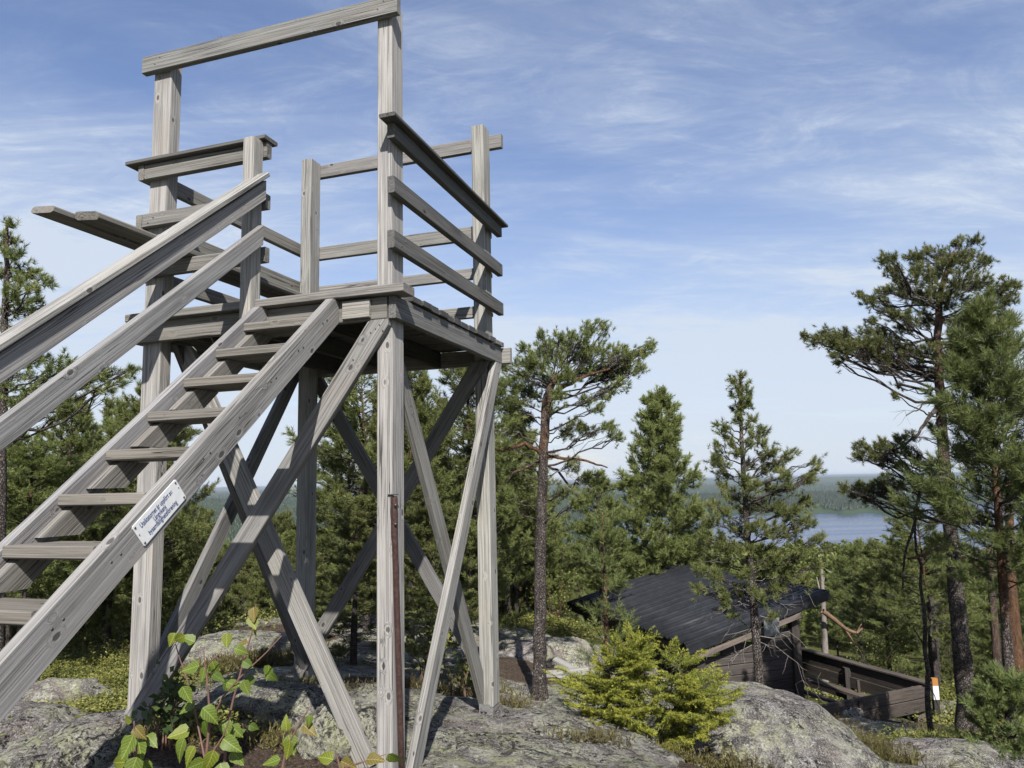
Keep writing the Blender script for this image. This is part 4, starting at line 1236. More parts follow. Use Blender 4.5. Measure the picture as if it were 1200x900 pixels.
rock('rock', 'big rounded lichen-covered granite hump between the spruce bush and the shelter', 880, 958, 6.75, 1.22, 1.25, 1.07, 1, 6, .07, .3)
rock('rock', 'flat lichen-spotted granite slab under the back corner post', 640, 905, 5.3, .95, .95, .30, 2, 6, .10, .2)
rock('rock', 'dark rounded boulder with black lichen below the crossed braces', 325, 842, 5.2, .42, .36, .24, 3, 5, .20, .4)
rock('rock', 'rounded pinkish boulder touching the lower end of the front brace', 405, 862, 4.55, .27, .26, .19, 4, 5, .16, .1)
rock('rock', 'long dark boulder with pale lichen crusts at the foot of the tall front post', 120, 880, 4.6, .52, .40, .20, 5, 5, .18, .5)
rock('rock', 'sloping pale boulder under the stair stringer', 15, 872, 5.7, .50, .50, .25, 6, 5, .18, .2)
rock('rock', 'dark ridge of rock between the moss and the stairs', 65, 826, 7.3, .50, .3, .20, 7, 5, .22, .3)
rock('rock', 'grey rock face in shade behind the flat-topped pine', 640, 792, 12.0, 1.15, .8, .62, 8, 5, .18, .1)
rock('rock', 'low slab of rock in the grass below the shelter benches', 1110, 902, 7.4, .72, .5, .24, 9, 5, .16, .2)
rock('rock', 'flat rock in shade before the bench post', 1010, 880, 10.4, 1.25, .8, .30, 10, 5, .16, .1)
rock('rock', 'small rock propping the bench boards of the shelter', 995, 842, 11.6, .25, .22, .2, 11, 4, .2, .1)
rock('rock', 'low bare rock beyond the trail marker', 1125, 838, 14.4, .7, .5, .22, 12, 4, .2, .4)
rock('rock', 'rock crest with needle litter between the back legs of the tower', 280, 768, 9.2, .95, .6, .25, 13, 5, .15, .2)
rock('rock', 'black-stained boulder in the shade behind the front post', 425, 838, 6.3, .45, .4, .22, 14, 5, .22, .9)

# ------------------------------------------------------------------ ground plants
def scatter(name, patches, mat, kind='twig', h_=.12, n=900, size=.02, nk=12, leaf=5):
    A_ = Acc()
    for (px, py, Y, rx, ry, num) in patches:
        p = at(px, py, Y)
        q = rng.normal(size=(num, 2)) * .48
        X_ = p.x + q[:, 0] * rx; Y_ = p.y + q[:, 1] * ry
        Z_ = ground(X_, Y_)
        P = np.stack([X_, Y_, Z_], 1)
        D = unit(rng.normal(size=(num, 3)) * np.array([.45, .45, .15]) + np.array([0, 0, 1]))
        hh = h_ * rng.uniform(.5, 1.3, num)
        cl_ = .5 + .35 * vnoise(X_, Y_, 5.0, 3)
        if kind == 'twig':
            shoots(A_, P, D, hh, nk, size, size * .28, np.clip(cl_ + rng.normal(size=num) * .15, 0, 1), (15, 50))
        elif kind == 'blade':
            shoots(A_, P, D, hh * .1, nk, h_, size, np.clip(cl_ + rng.normal(size=num) * .2, 0, 1), (5, 40))
        else:
            for _ in range(leaf):
                u = rng.uniform(.35, 1.0, num)
                LP = P + D * (hh * u)[:, None]
                LD = unit(rng.normal(size=(num, 3)) * np.array([1, 1, .35]) + np.array([0, 0, .3]))
                leaves(A_, LP, LD, size * rng.uniform(.7, 1.2, num), np.clip(cl_ + rng.normal(size=num) * .18, 0, 1))
    o = obj(name, A_.mesh(name, mat))
    return tag(o, kind='stuff')

scatter('blueberry_plants', [(120, 835, 6.6, .75, 1.0, 2600), (150, 800, 8.6, 1.0, 1.2, 2400), (70, 795, 9.5, 1.6, 1.3, 2200), (215, 878, 4.7, .30, .25, 500), (1120, 872, 9.0, .8, .7, 1300), (1085, 885, 7.9, .4, .5, 700)], berrymat, 'leaf', .13, size=.028, leaf=6)
scatter('heather', [(285, 742, 10.2, 1.0, .55, 1300), (300, 768, 8.3, .75, .35, 900), (250, 775, 8.0, .4, .3, 500), (1030, 888, 7.6, .38, .5, 800), (960, 845, 10.5, .6, .5, 500), (860, 895, 5.9, .3, .15, 260), (560, 800, 8.2, .5, .3, 300)], heathmat, 'twig', .15, size=.028, nk=14)
scatter('heather', [(700, 888, 5.1, .25, .12, 160), (800, 897, 5.3, .22, .1, 140), (330, 888, 4.55, .3, .15, 180), (205, 893, 4.35, .25, .12, 160), (90, 868, 5.2, .3, .15, 160), (370, 852, 5.9, .35, .2, 220), (470, 836, 6.3, .35, .2, 200), (600, 838, 6.1, .2, .12, 90), (1000, 893, 6.0, .2, .25, 160), (280, 862, 5.0, .3, .16, 200), (430, 862, 5.0, .2, .14, 130), (520, 832, 6.6, .4, .2, 220), (60, 848, 6.2, .4, .25, 260)], heathmat, 'twig', .09, size=.022, nk=12)
def litter(name, n, mat):
    A_ = Acc()
    r = 3.6 + 7.5 * rng.random(n) ** 1.3; a_ = np.radians(rng.uniform(-38, 38, n))
    X_, Y_ = r * np.sin(a_), r * np.cos(a_)
    keep = vnoise(X_, Y_, 2.4, 11) > .05
    X_, Y_ = X_[keep], Y_[keep]; n = len(X_)
    P = np.stack([X_, Y_, ground(X_, Y_) + .004], 1)
    D = unit(rng.normal(size=(n, 3)) * np.array([1, 1, .12]))
    leaves(A_, P, D, rng.uniform(.012, .05, n), rng.random(n), .22)
    return tag(obj(name, A_.mesh(name, mat)), kind='stuff')
litter('needle_litter', 7000, heathmat)
scatter('ground_cover', [(1140, 818, 15, 2.2, 2.2, 3000), (40, 775, 12.5, 4.0, 2.0, 3000), (1000, 760, 17.5, 3.0, 2.0, 2200), (650, 742, 14.5, 1.5, .8, 900), (1180, 850, 10.5, 1.0, 1.0, 900)], berrymat, 'leaf', .22, size=.05, leaf=6)
scatter('dry_grass', [(1025, 885, 7.6, .35, .6, 260), (1135, 868, 9.7, .7, .5, 260), (1150, 790, 16, 2.5, 1.5, 700), (960, 870, 9.2, .6, .4, 160)], grassmat, 'blade', .16, size=.007, nk=10)

# leafy bushes
def leafy_bush(name, label, cat, px, py, Y, h_, r_, n, size, mat, seed, stems=7):
    g = np.random.default_rng(seed)
    p = at(px, py, Y); base = np.array([p.x, p.y, gz(p.x, p.y)])
    W, N = Acc(), Acc()
    for q in range(stems):
        a_ = g.uniform(0, 6.28); rr = r_ * g.uniform(.3, 1.0)
        en = base + np.array([math.cos(a_) * rr, math.sin(a_) * rr, h_ * g.uniform(.6, 1.0)])
        P = curve(base + g.normal(size=3) * .02, en, 8, .12, .03)
        W.tube(P, np.linspace(.007, .002, 8), 5, .4)
        m = n // stems
        u = g.uniform(.25, 1.0, m)
        c = np.stack([np.interp(u, np.linspace(0, 1, 8), P[:, a]) for a in range(3)], 1) + g.normal(size=(m, 3)) * r_ * .16
        leaves(N, c, g.normal(size=(m, 3)) + np.array([0, 0, -.2]), size * g.uniform(.6, 1.2, m), np.clip(.5 + g.normal(size=m) * .25, 0, 1), .75)
    return plant(name, label, cat, tuple(base), [('stems', W, stemmat, True), ('foliage', N, mat, False)])

leafy_bush('birch_bush', 'leafy yellow-green birch bush growing between the front post and the back corner post', 'bush', 505, 828, 7.0, 1.0, .34, 620, .045, bushmat, 1, 10)
leafy_bush('birch_bush', 'small yellowing birch shoots on the ground beside the back corner post', 'bush', 545, 818, 6.6, .35, .22, 150, .04, bushmat, 2, 5)
leafy_bush('rowan_seedling', 'dark green rowan seedling at the foot of the tall front post', 'seedling', 193, 878, 4.25, .42, .20, 170, .055, fernmat, 3, 7)
leafy_bush('leafy_bush', 'fresh green bush in the hollow behind the shelter benches', 'bush', 1020, 775, 16.5, 1.3, .9, 1500, .045, bushmat, 4, 14)
leafy_bush('leafy_bush', 'thin light green bush behind the flat-topped pine trunk', 'bush', 650, 745, 15.0, 1.2, .6, 800, .045, bushmat, 5, 10)

# ------------------------------------------------------------------ the foreground birch saplings, leaf by leaf
def leaf_mesh(seed):
    g = random.Random(seed)
    L0, W0 = .046, .0175
    V, Fc = [], []
    curl, fold, twist = g.uniform(-.5, .9), g.uniform(.1, .5), g.uniform(-.4, .4)
    m = 9
    for q in range(m):
        s_ = q / (m - 1)
        wdt = W0 * (math.sin(math.pi * min(1, s_ ** .62)) ** .8) * (1 - .25 * s_) + .0002
        if q == 0: wdt = .0006
        ser = (.0011 if q % 2 else -.0004) if 0 < q < m - 1 else 0
        x = L0 * s_
        z = -curl * L0 * s_ * s_ * .5
        tw = twist * s_
        for sd_ in (-1, -.5, 0, .5, 1):
            y = sd_ * (wdt + (ser if abs(sd_) == 1 else 0)); zz = abs(sd_) * wdt * fold * .8 - (abs(sd_) == 1) * wdt * .12
            V.append((x - (abs(sd_) == 1) * .0015, y * math.cos(tw) - zz * math.sin(tw), z + zz * math.cos(tw) + y * math.sin(tw)))
    for q in range(m - 1):
        for c_ in range(4):
            a_ = q * 5 + c_
            Fc.append((a_, a_ + 1, a_ + 6, a_ + 5))
    me = bpy.data.meshes.new('leaf')
    me.from_pydata(V, [], Fc)
    me.polygons.foreach_set('use_smooth', np.ones(len(Fc), dtype=bool))
    me.materials.append(leafmat)
    return me
LEAVES = [leaf_mesh(s_) for s_ in range(8)]

def sapling(label, Y, stems, lv):
    b = at(*stems[0][0], Y)
    gx, gy = b.x, b.y + .06
    base = Vector((gx, gy, gz(gx, gy)))
    e = empty('birch_sapling', base)
    tag(e, label, 'birch sapling')
    A_ = Acc()
    for q, st in enumerate(stems):
        P = [np.array(at(px, py, Y + (.03 * math.sin(q * 2.1)) * (n_ > 0))) for n_, (px, py) in enumerate(st)]
        if q == 0: P = [np.array(base) + np.array([0, 0, -.03])] + P
        P = np.array(P)
        s2 = np.linspace(0, 1, len(P)); S2 = np.linspace(0, 1, 14)
        P2 = np.stack([np.interp(S2, s2, P[:, a]) for a in range(3)], 1)
        r0 = .0034 if q == 0 else .0019
        A_.tube(P2, np.linspace(r0, .0008, 14), 6, .5)
    obj('stem', A_.mesh('stem', stemmat, True, base), e)
    for q, (px, py, sc_, ang, tone) in enumerate(lv):
        o = obj('leaf', LEAVES[(q * 5 + int(px)) % 8], e)
        p = at(px, py, Y + random.uniform(-.07, .05)) - base
        d = Vector((math.cos(R(ang)), random.uniform(-.45, .25), math.sin(R(ang)))).normalized()
        nrm = Vector((random.uniform(-1.1, 1.1), -1.0, random.uniform(-.2, 1.3)))
        nrm = (nrm - d * nrm.dot(d)).normalized()
        s_ = nrm.cross(d)
        M = Matrix(((d.x, s_.x, nrm.x, 0), (d.y, s_.y, nrm.y, 0), (d.z, s_.z, nrm.z, 0), (0, 0, 0, 1)))
        o.matrix_local = Matrix.Translation(p) @ M @ Matrix.Diagonal((sc_ * .68, sc_ * .68, sc_ * .68, 1))
        o.color = ({'g': (1, 1, 1, 1), 'd': (.62, .70, .6, 1), 'b': (1.35, .80, 1.4, 1), 'y': (1.3, 1.12, .9, 1)})[tone]

# leaves: attachment pixel, scale, direction the tip points (degrees, 0 = to the right of the picture, 90 = up), tone
sapling('tallest birch sapling with many fresh green leaves in front of the boulders', 1.28,
        [[(240, 905), (246, 840), (243, 800), (238, 760)], [(240, 890), (232, 850), (222, 805), (210, 770), (203, 745)], [(246, 850), (262, 815), (285, 790), (312, 765), (330, 745)], [(250, 880), (262, 862), (270, 840)], [(243, 800), (240, 782), (258, 765)]],
        [(216, 745, .80, 205, 'y'), (228, 752, .85, 160, 'g'), (233, 780, .95, 200, 'g'), (240, 782, .80, 262, 'g'), (249, 775, .85, 285, 'g'), (250, 790, .7, 320, 'd'), (214, 805, 1.0, 300, 'g'), (228, 822, .95, 220, 'g'), (238, 830, 1.15, 320, 'g'), (262, 800, .9, 335, 'd'), (266, 800, .85, 345, 'g'), (285, 798, .8, 290, 'g'), (296, 792, .75, 240, 'd'), (315, 780, .85, 262, 'g'), (316, 790, .6, 310, 'd'),
         (222, 855, 1.15, 200, 'y'), (216, 866, 1.15, 250, 'g'), (240, 845, 1.25, 285, 'd'), (262, 845, 1.0, 300, 'g'), (270, 850, .95, 320, 'g'), (262, 866, 1.1, 330, 'g'), (272, 880, 1.0, 315, 'g'), (250, 880, 1.1, 260, 'y'), (240, 892, 1.0, 200, 'g'), (205, 742, .75, 250, 'y'), (275, 760, .75, 340, 'g'), (266, 742, .8, 275, 'y'), (272, 862, .8, 20, 'd'), (228, 875, 1.0, 240, 'y'), (258, 895, 1.0, 300, 'g'), (292, 850, .6, 330, 'd')])
sapling('small birch sapling with a bronze top leaf at the foot of the front brace', 1.22,
        [[(158, 905), (158, 870), (157, 845)], [(158, 885), (166, 868), (170, 850)]],
        [(158, 852, .85, 315, 'b'), (156, 862, 1.15, 250, 'g'), (162, 868, 1.1, 290, 'g'), (150, 880, 1.1, 215, 'g'), (160, 888, 1.15, 255, 'g'), (172, 862, .9, 330, 'g'), (146, 893, 1.0, 190, 'y'), (166, 893, 1.0, 300, 'g'), (154, 846, .6, 150, 'y')])
sapling('thin birch twig with pale hanging leaves before the crossed braces', 1.45,
        [[(262, 905), (268, 840), (284, 780), (297, 735), (300, 708)]],
        [(297, 712, .95, 285, 'b'), (294, 722, .95, 300, 'y'), (300, 728, .9, 262, 'g'), (290, 752, .6, 200, 'b'), (285, 775, .8, 330, 'd')])
sapling('slender birch shoot with a drooping curled leaf under the front brace', 1.3,
        [[(330, 905), (336, 875), (350, 850), (362, 830)]],
        [(336, 856, .8, 100, 'y'), (338, 862, 1.1, 290, 'g'), (356, 850, .9, 335, 'b'), (340, 868, 1.0, 260, 'y'), (362, 838, .6, 280, 'g'), (328, 890, .9, 200, 'g')])
sapling('low birch shoots poking up beside the foot of the front post', 1.2,
        [[(400, 906), (396, 890), (392, 880)], [(404, 900), (425, 893), (452, 884)]],
        [(390, 890, .9, 170, 'y'), (400, 892, .9, 340, 'b'), (430, 890, .9, 10, 'b'), (455, 884, .95, 320, 'g'), (412, 897, .8, 190, 'g')])

# ------------------------------------------------------------------ the shelter
E0 = Vector((2.75, 12.5, -1.13)); Lv = Vector((-1.57, 4.5, 0)); Rv = Vector((2.72, .95, .66))
SH0 = E0 + Rv * .4; SH0.z = -2.6
shelter = empty('shelter', SH0)
tag(shelter, 'dark timber lean-to shelter with a black corrugated metal roof below the tower', 'shelter')
def S(a, b, dz=0.0):            # a along the slope of the roof, b along the eave
    p = E0 + Rv * a + Lv * b
    p.z += dz
    return p - SH0
# corrugated roof in sheets laid side by side
nvec = Rv.cross(Lv).normalized()
if nvec.z < 0: nvec = -nvec
def roof_sheet(b0, b1, lift):
    nb_ = max(8, int((b1 - b0) * Lv.length / .022))
    V, Q = [], []
    n = nb_ + 1
    for lay in (0, -1):
        for (a_) in (0.0, .33, .66, 1.0):
            for i_ in range(n):
                b_ = b0 + (b1 - b0) * i_ / nb_
                ph = (b_ * Lv.length / .145) % 1.0
                hgt = .042 * min(1, max(0, 1.9 - abs(ph - .5) * 7))
                p = S(a_, b_) + nvec * (hgt + lift + lay * .004)
                V.append(tuple(p))
    for r_ in range(3):
        for i_ in range(n - 1):
            a_ = r_ * n + i_
            Q.append((a_, a_ + 1, a_ + n + 1, a_ + n))
            o_ = 4 * n
            Q.append((o_ + a_, o_ + a_ + n, o_ + a_ + n + 1, o_ + a_ + 1))
    for i_ in range(n - 1):
        Q.append((i_, 4 * n + i_, 4 * n + i_ + 1, i_ + 1))
        Q.append((3 * n + i_, 3 * n + i_ + 1, 7 * n + i_ + 1, 7 * n + i_))
    o = obj('roof_sheet', raw_mesh('roof_sheet', V, None, Q, roofmat), shelter)
    return o
for q in range(5):
    roof_sheet(q * .2 - (.0 if q == 0 else .012), q * .2 + .2, .002 + .005 * (q % 2))
# edge trims
def sb(name, A, B, wdir, w_, th, tone=(1, 1, 1), mat=None, par=None, **k):
    return board(name, A, B, wdir, w_, th, par or shelter, tone, mat or tarwood, **k)
sb('roof_trim', S(-.01, -.012, -.055), S(1.015, -.012, -.055), (0, 0, 1), .16, .02, mat=roofmat)
sb('roof_trim', S(-.01, 1.012, -.055), S(1.015, 1.012, -.055), (0, 0, 1), .16, .02, mat=roofmat)
sb('roof_trim', S(1.012, -.012, -.06), S(1.012, 1.012, -.06), (0, 0, 1), .17, .02, mat=roofmat)
sb('eave_board', S(.02, .0, -.13), S(.02, 1.0, -.13), (0, 0, 1), .14, .03)
sb('rake_plank', S(.04, -.004, -.235), S(.80, -.004, -.215), (0, 0, 1), .085, .04, (3.6, 3.4, 3.2))
for b_ in (.03, .27, .5, .73, .97):
    sb('rafter', S(.02, b_, -.16), S(.985, b_, -.16), (0, 0, 1), .12, .05, (1, 1, 1))
floor_z = -2.62 - SH0.z
def P2(a, b, z):
    p = S(a, b); p.z = z
    return p
for (a_, b_) in ((.80, .04), (.80, .96), (.12, .04), (.12, .96)):
    top = S(a_, b_, -.235).z
    sb('wall_post', P2(a_, b_, floor_z), P2(a_, b_, top), (1, .3, 0), .16, .14, (1.0, 1.0, 1.0))
# log walls: two gables and the back
for b_ in (.045, .955):
    z = floor_z + .02
    q = 0
    while z < S(.80, b_, -.35).z:
        # each plank stops under the sloping roof
        a0 = max(.135, .80 * (z + .19 - S(.0, b_, -.26).z) / (Rv.z * .80)) if z + .19 > S(.135, b_, -.26).z else .135
        if a0 < .74:
            tn = random.uniform(1.0, 1.5)
            sb('wall_plank', P2(a0, b_, z + .08), P2(.785, b_, z + .08), (0, 0, 1), .166, .055, (tn, tn, tn), bev=.012)
        z += .172; q += 1
z = floor_z + .02
while z < S(.12, .5, -.35).z:
    tn = random.uniform(.9, 1.3)
    sb('wall_plank', P2(.12, .065, z + .08), P2(.12, .935, z + .08), (0, 0, 1), .166, .05, (tn, tn, tn), bev=.012)
    z += .172
# inside bench
sb('bench_seat', P2(.40, .06, floor_z + .45), P2(.40, .94, floor_z + .45), (1, .3, 0), .6, .05)
# notice under the roof edge, its grey deepened with the roof's shade
np_ = at(905, 735, 12.85) - SH0
sg = board('notice', np_ + Vector((-.15, -.04, 0)), np_ + Vector((.14, .06, .0)), (0, .0, 1), .29, .008, shelter, (1, 1, 1), papermat)
sg['label'] = 'shade-greyed paper notice with faint print under the shelter roof'
for q, (w_, z_) in enumerate(((.16, .085), (.20, .05), (.18, .015), (.21, -.02), (.15, -.055), (.18, -.09))):
    bm = bmesh.new(); bmesh.ops.create_cube(bm, size=1, matrix=Matrix.Translation((.15, z_, -.0055)) @ Matrix.Diagonal((w_, .012, .001, 1)))
    me = bpy.data.meshes.new('faint_print'); bm.to_mesh(me); bm.free(); me.materials.append(darksteel)
    obj('faint_print', me, sg)

# bench corral on the open side
CO = at(1083, 793, 12.2); CO.z = 0; uN = Vector((-2.45, -1.0, 0)).normalized(); uF = Vector((-1.1, 2.7, 0)).normalized()
bz0 = gz(CO.x, CO.y)
bench = empty('fireside_bench', (CO.x, CO.y, bz0))
tag(bench, 'dark timber corner bench with high board sides next to the shelter', 'bench')
def B(n_, f_, z_): 
    return uN * n_ + uF * f_ + Vector((0, 0, z_))
top = -1.74 - bz0
def bb_(name, A, B_, wdir, w_, th, tone=(1, 1, 1), **k):
    return board(name, A, B_, wdir, w_, th, bench, tone, tarwood, **k)
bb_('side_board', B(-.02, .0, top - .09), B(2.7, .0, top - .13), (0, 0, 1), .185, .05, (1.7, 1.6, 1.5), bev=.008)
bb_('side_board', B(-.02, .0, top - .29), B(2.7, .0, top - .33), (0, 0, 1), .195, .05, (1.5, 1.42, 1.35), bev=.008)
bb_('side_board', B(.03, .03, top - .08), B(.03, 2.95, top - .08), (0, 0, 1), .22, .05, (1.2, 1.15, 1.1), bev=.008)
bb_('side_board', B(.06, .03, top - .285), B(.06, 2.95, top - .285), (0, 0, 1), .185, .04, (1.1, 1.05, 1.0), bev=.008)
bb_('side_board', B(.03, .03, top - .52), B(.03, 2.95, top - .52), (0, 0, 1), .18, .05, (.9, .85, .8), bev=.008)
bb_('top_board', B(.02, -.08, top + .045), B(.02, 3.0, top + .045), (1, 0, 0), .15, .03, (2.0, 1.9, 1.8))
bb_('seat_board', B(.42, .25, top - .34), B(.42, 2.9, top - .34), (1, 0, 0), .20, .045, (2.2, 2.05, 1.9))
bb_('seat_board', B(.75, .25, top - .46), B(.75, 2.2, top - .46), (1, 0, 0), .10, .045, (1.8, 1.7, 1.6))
for (n_, f_) in ((.06, .09), (.06, 1.5), (.06, 2.9), (2.6, .09)):
    zb = gz((CO + B(n_, f_, 0)).x, (CO + B(n_, f_, 0)).y) - bz0 - .05
    bb_('bench_post', B(n_, f_, zb), B(n_, f_, top - .05), (1, 0, 0), .14, .12, (2.6, 2.45, 2.2) if f_ == .09 and n_ < 1 else (1, 1, 1))
bb_('batten', B(1.42, -.05, top - .50), B(1.42, -.05, top - .05), (1, 0, 0), .06, .03, (.9, .9, .9))
bb_('upright', B(.35, 1.0, top - .62), B(.35, 1.0, top - .12), (1, 0, 0), .05, .04, (1.4, 1.3, 1.2))

# ------------------------------------------------------------------ small things of the clearing
mp_ = at(1098, 838, 14.0)
mk_ = empty('trail_marker', (mp_.x, mp_.y, gz(mp_.x, mp_.y)))
tag(mk_, 'trail marker post with a white band and an orange top beyond the benches', 'trail marker')
topz = at(1092, 795, 14.0).z - mk_.location.z
board('post', (0, 0, -.1), (0, 0, topz), (1, 0, 0), .10, .08, mk_, (.8, .8, .8), tarwood)
board('white_band', (0, -.004, topz - .36), (0, -.004, topz - .12), (1, 0, 0), .106, .086, mk_, (1, 1, 1), whitemat)
board('orange_band', (0, -.004, topz - .118), (0, -.004, topz + .006), (1, 0, 0), .106, .086, mk_, (1, 1, 1), orangemat)

def polytrunk(name, label, cat, pts, Y, r0, r1, mat, tint=0.0, extra=(), dys=None):
    A_ = Acc()
    P = np.array([tuple(at(px, py, Y + (dys[q] if dys else 0))) for q, (px, py) in enumerate(pts)])
    s2 = np.linspace(0, 1, len(P)); S2 = np.linspace(0, 1, 14)
    P2_ = np.stack([np.interp(S2, s2, P[:, a]) for a in range(3)], 1)
    A_.tube(P2_, np.linspace(r0, r1, 14), 8, tint, rough=.07)
    for (pl, ra) in extra:
        Pe = np.array([tuple(at(px, py, Y + dy)) for (px, py, dy) in pl])
        A_.tube(Pe, np.linspace(ra, ra * .3, len(Pe)), 6, tint, rough=.05)
    base = P2_[0]
    o = obj(name, A_.mesh(name, mat, True, base), None, base)
    return tag(o, label, cat)

zb = gz(at(966, 800, 16.5).x, 16.5)
polytrunk('dead_snag', 'bare grey dead snag behind the shelter with a broken tip', 'dead tree', [(967, 812), (967, 760), (965, 715), (963, 672), (962, 658)], 16.5, .085, .02, deadwood, .2,
          [([(965, 705, 0), (960, 690, -.1), (957, 676, -.1)], .03), ([(964, 690, 0), (966, 676, .1)], .02)])
polytrunk('fallen_limb', 'orange-barked dead limb leaning out behind the bench boards', 'dead branch', [(964, 716), (980, 728), (992, 738), (1004, 742), (1011, 736)], 16.2, .055, .02, orangewood, .9,
          [([(990, 737, 0), (1000, 752, 0), (1008, 764, 0)], .025), ([(1004, 742, 0), (1010, 730, 0), (1012, 722, 0)], .02)])
polytrunk('thin_trunk', 'thin crooked pine stem by the end of the benches', 'tree trunk', [(1093, 882), (1090, 850), (1086, 822), (1088, 790), (1083, 755), (1085, 722), (1078, 690), (1080, 662), (1071, 640), (1074, 615), (1066, 600)], 9.6, .038, .010, barkmat, .35,
          [([(1085, 760, 0), (1076, 745, .1), (1070, 735, .1)], .015), ([(1086, 800, 0), (1095, 815, -.1), (1100, 830, -.1)], .008), ([(1081, 700, 0), (1066, 690, .1), (1056, 694, .1)], .009), ([(1084, 740, 0), (1097, 728, .1), (1104, 730, .1)], .008), ([(1079, 665, 0), (1090, 652, .1), (1098, 655, .1)], .008)])
polytrunk('pine_trunk', 'slender reddish pine trunk behind the tall old pine', 'tree trunk', [(1196, 830), (1190, 760), (1186, 700), (1184, 640), (1182, 560)], 11.5, .10, .05, barkmat, .75)
polytrunk('pine_trunk', 'dark straight pine trunk farther back between the marker and the tall pine', 'tree trunk', [(1170, 800), (1166, 740), (1162, 690), (1160, 640)], 15.0, .085, .05, barkmat, .45)
polytrunk('pine_trunk', 'dusky short trunk in the shade behind the bench corner', 'tree trunk', [(1096, 800), (1094, 750), (1092, 700)], 17.0, .12, .09, barkmat, .1)
# grey planks lying on the rock beyond the pine
for q, (p0, p1, lb) in enumerate((((590, 803), (668, 790), 'long grey plank lying flat on the rock behind the pine trunk'), ((612, 794), (690, 786), 'grey plank lying behind the long one'), ((650, 772), (680, 788), 'short pale plank leaning on the rock face'))):
    A_, B_ = at(*p0, 10.2 + .15 * q), at(*p1, 10.0 + .15 * q)
    e = bpy.data.objects.new('tmp', None)
    o = board('loose_plank', A_, B_, (0, .6, .8) if q < 2 else (0, 1, .3), .11, .03, None, (1.0, 1.0, 1.0))
    tag(o, lb, 'plank')

# ------------------------------------------------------------------ the far country
def far_trees(name, n, pick, hgt, k, mat, cone, fs=.1):
    A_ = Acc()
    X_, Y_ = pick(n)
    Z_ = ground(X_, Y_)
    n = len(X_)
    h_ = hgt * rng.uniform(.65, 1.25, n)
    tt = np.clip(.5 + .22 * rng.normal(size=n), 0, 1)
    if cone:
        m = 5
        ang = np.arange(m) / m * 6.283
        B_ = np.stack([np.cos(ang), np.sin(ang), np.zeros(m)], 1)
        rad = h_ * rng.uniform(.16, .26, n)
        base = np.stack([X_, Y_, Z_ + h_ * .08], 1)
        ring = base[:, None, :] + B_[None] * rad[:, None, None]
        tipv = np.stack([X_, Y_, Z_ + h_], 1)[:, None, :]
        V_ = np.concatenate([ring, tipv], 1).reshape(-1, 3)
        b = (np.arange(n) * (m + 1))[:, None]
        T_ = np.stack([b + np.arange(m), b + (np.arange(m) + 1) % m, np.broadcast_to(b + m, (n, m))], -1).reshape(-1, 3)
        A_.add(V_, T_, None, np.repeat(tt, m + 1))
    else:
        rel = rng.random((n, k)) ** .85
        a_ = rng.random((n, k)) * 6.283
        prof = (1 - rel) ** .55 * np.minimum(1, .35 + rel * 3)
        rr = prof * np.sqrt(rng.random((n, k)))
        wid = h_ * rng.uniform(.17, .27, n)
        c = np.stack([X_[:, None] + np.cos(a_) * rr * wid[:, None], Y_[:, None] + np.sin(a_) * rr * wid[:, None], Z_[:, None] + h_[:, None] * (.15 + .83 * rel)], -1).reshape(-1, 3)
        d = unit(np.stack([np.cos(a_), np.sin(a_), .8 + 0 * a_], -1).reshape(-1, 3) + rng.normal(size=(n * k, 3)) * .5)
        sz = np.repeat(h_ * fs, k) * rng.uniform(.7, 1.4, n * k)
        s_ = unit(np.cross(d, rng.normal(size=(n * k, 3)))) * (sz * .42)[:, None]
        V_ = np.stack([c - s_, c + s_, c + d * sz[:, None]], 1).reshape(-1, 3)
        A_.add(V_, np.arange(n * k * 3).reshape(-1, 3), None, np.clip(np.repeat(tt, k * 3) + np.repeat(rng.normal(size=n * k) * .15, 3), 0, 1))
    return tag(obj(name, A_.mesh(name, mat)), kind='stuff')

def pick_range(r0, r1):
    def f(n):
        r = np.exp(rng.uniform(math.log(r0), math.log(r1), n)); a_ = np.radians(rng.uniform(-40, 40, n))
        return r * np.sin(a_), r * np.cos(a_)
    return f
def pick_pen(n):
    r = rng.uniform(2080, 2900, n); az = rng.uniform(6, 36, n)
    ok = is_lake(az, r) < .15
    r, az = r[ok], np.radians(az[ok])
    return r * np.sin(az), r * np.cos(az)
def pick_far(n):
    r = np.exp(rng.uniform(math.log(2900), math.log(7500), n)); az = rng.uniform(-38, 38, n)
    x_, y_ = r * np.sin(np.radians(az)), r * np.cos(np.radians(az))
    fl = (r > 3400) & (r < 4100) & (az > 2.5) & (az < 34) & (vnoise(x_, y_, 1 / 170, 9) > -.2)
    return x_[~fl], y_[~fl]
def pick_left(n):
    r = np.exp(rng.uniform(math.log(900), math.log(2800), n)); a_ = np.radians(rng.uniform(-38, 8, n))
    return r * np.sin(a_), r * np.cos(a_)
far_trees('forest', 1000, pick_range(54, 200), 6.2, 420, farmat, False, .042)
far_trees('forest', 3800, pick_range(200, 930), 8.0, 80, farmat, False, .095)
far_trees('shore_forest', 7000, pick_pen, 15, 0, conemat, True)
far_trees('hill_forest', 9000, pick_far, 19, 0, conemat, True)
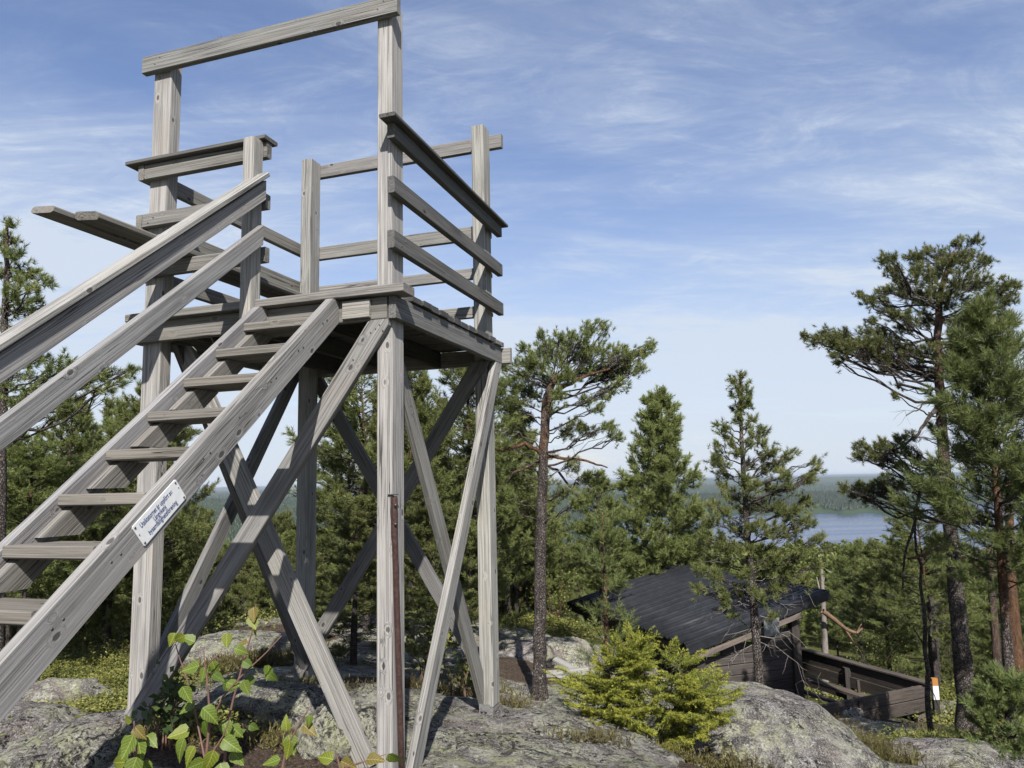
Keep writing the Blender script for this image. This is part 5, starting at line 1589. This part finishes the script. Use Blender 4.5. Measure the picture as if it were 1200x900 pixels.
far_trees('valley_forest', 5000, pick_left, 14, 0, conemat, True)

# tiny pale houses of the village beyond the lake
hm = bpy.data.meshes.new('wall')
hm.from_pydata([(-6, -4, 0), (6, -4, 0), (6, 4, 0), (-6, 4, 0), (-6, -4, 4.5), (6, -4, 4.5), (6, 4, 4.5), (-6, 4, 4.5), (-6, 0, 7.5), (6, 0, 7.5)], [], [(0, 1, 5, 4), (1, 2, 6, 9, 5), (2, 3, 7, 6), (3, 0, 4, 8, 7)])
hm.materials.append(whitemat)
rm_ = bpy.data.meshes.new('roof')
rm_.from_pydata([(-6.6, -4.8, 4.1), (6.6, -4.8, 4.1), (6.6, 0, 7.8), (-6.6, 0, 7.8), (6.6, 4.8, 4.1), (-6.6, 4.8, 4.1)], [], [(0, 1, 2, 3), (3, 2, 4, 5)])
rm_.materials.append(roofmat)
for q in range(22):
    az = R(random.uniform(17.5, 26.5)); r = random.uniform(3480, 4050)
    x, y = r * math.sin(az), r * math.cos(az)
    e = empty('village_house', (x, y, gz(x, y)), random.uniform(0, 3))
    s_ = random.uniform(.8, 1.4); e.scale = (s_, s_, s_)
    tag(e, 'tiny pale house of the village in the fields beyond the lake', 'house', 'houses of the far village')
    obj('wall', hm, e); obj('roof', rm_, e)

# ------------------------------------------------------------------ the air
bm = bmesh.new()
bmesh.ops.create_cube(bm, size=1, matrix=Matrix.Translation((0, 0, -47)) @ Matrix.Diagonal((53000, 53000, 130, 1)))
me = bpy.data.meshes.new('haze'); bm.to_mesh(me); bm.free()
hzm = bpy.data.materials.new('haze'); hzm.use_nodes = True
ht = hzm.node_tree; ht.nodes.clear()
pv = ht.nodes.new('ShaderNodeVolumePrincipled')
pv.inputs['Color'].default_value = (.80, .88, 1.0, 1)
pv.inputs['Density'].default_value = 5.0e-5
pv.inputs['Anisotropy'].default_value = 0.25
ho = ht.nodes.new('ShaderNodeOutputMaterial')
ht.links.new(pv.outputs[0], ho.inputs['Volume'])
me.materials.append(hzm)
tag(obj('haze', me), kind='stuff')
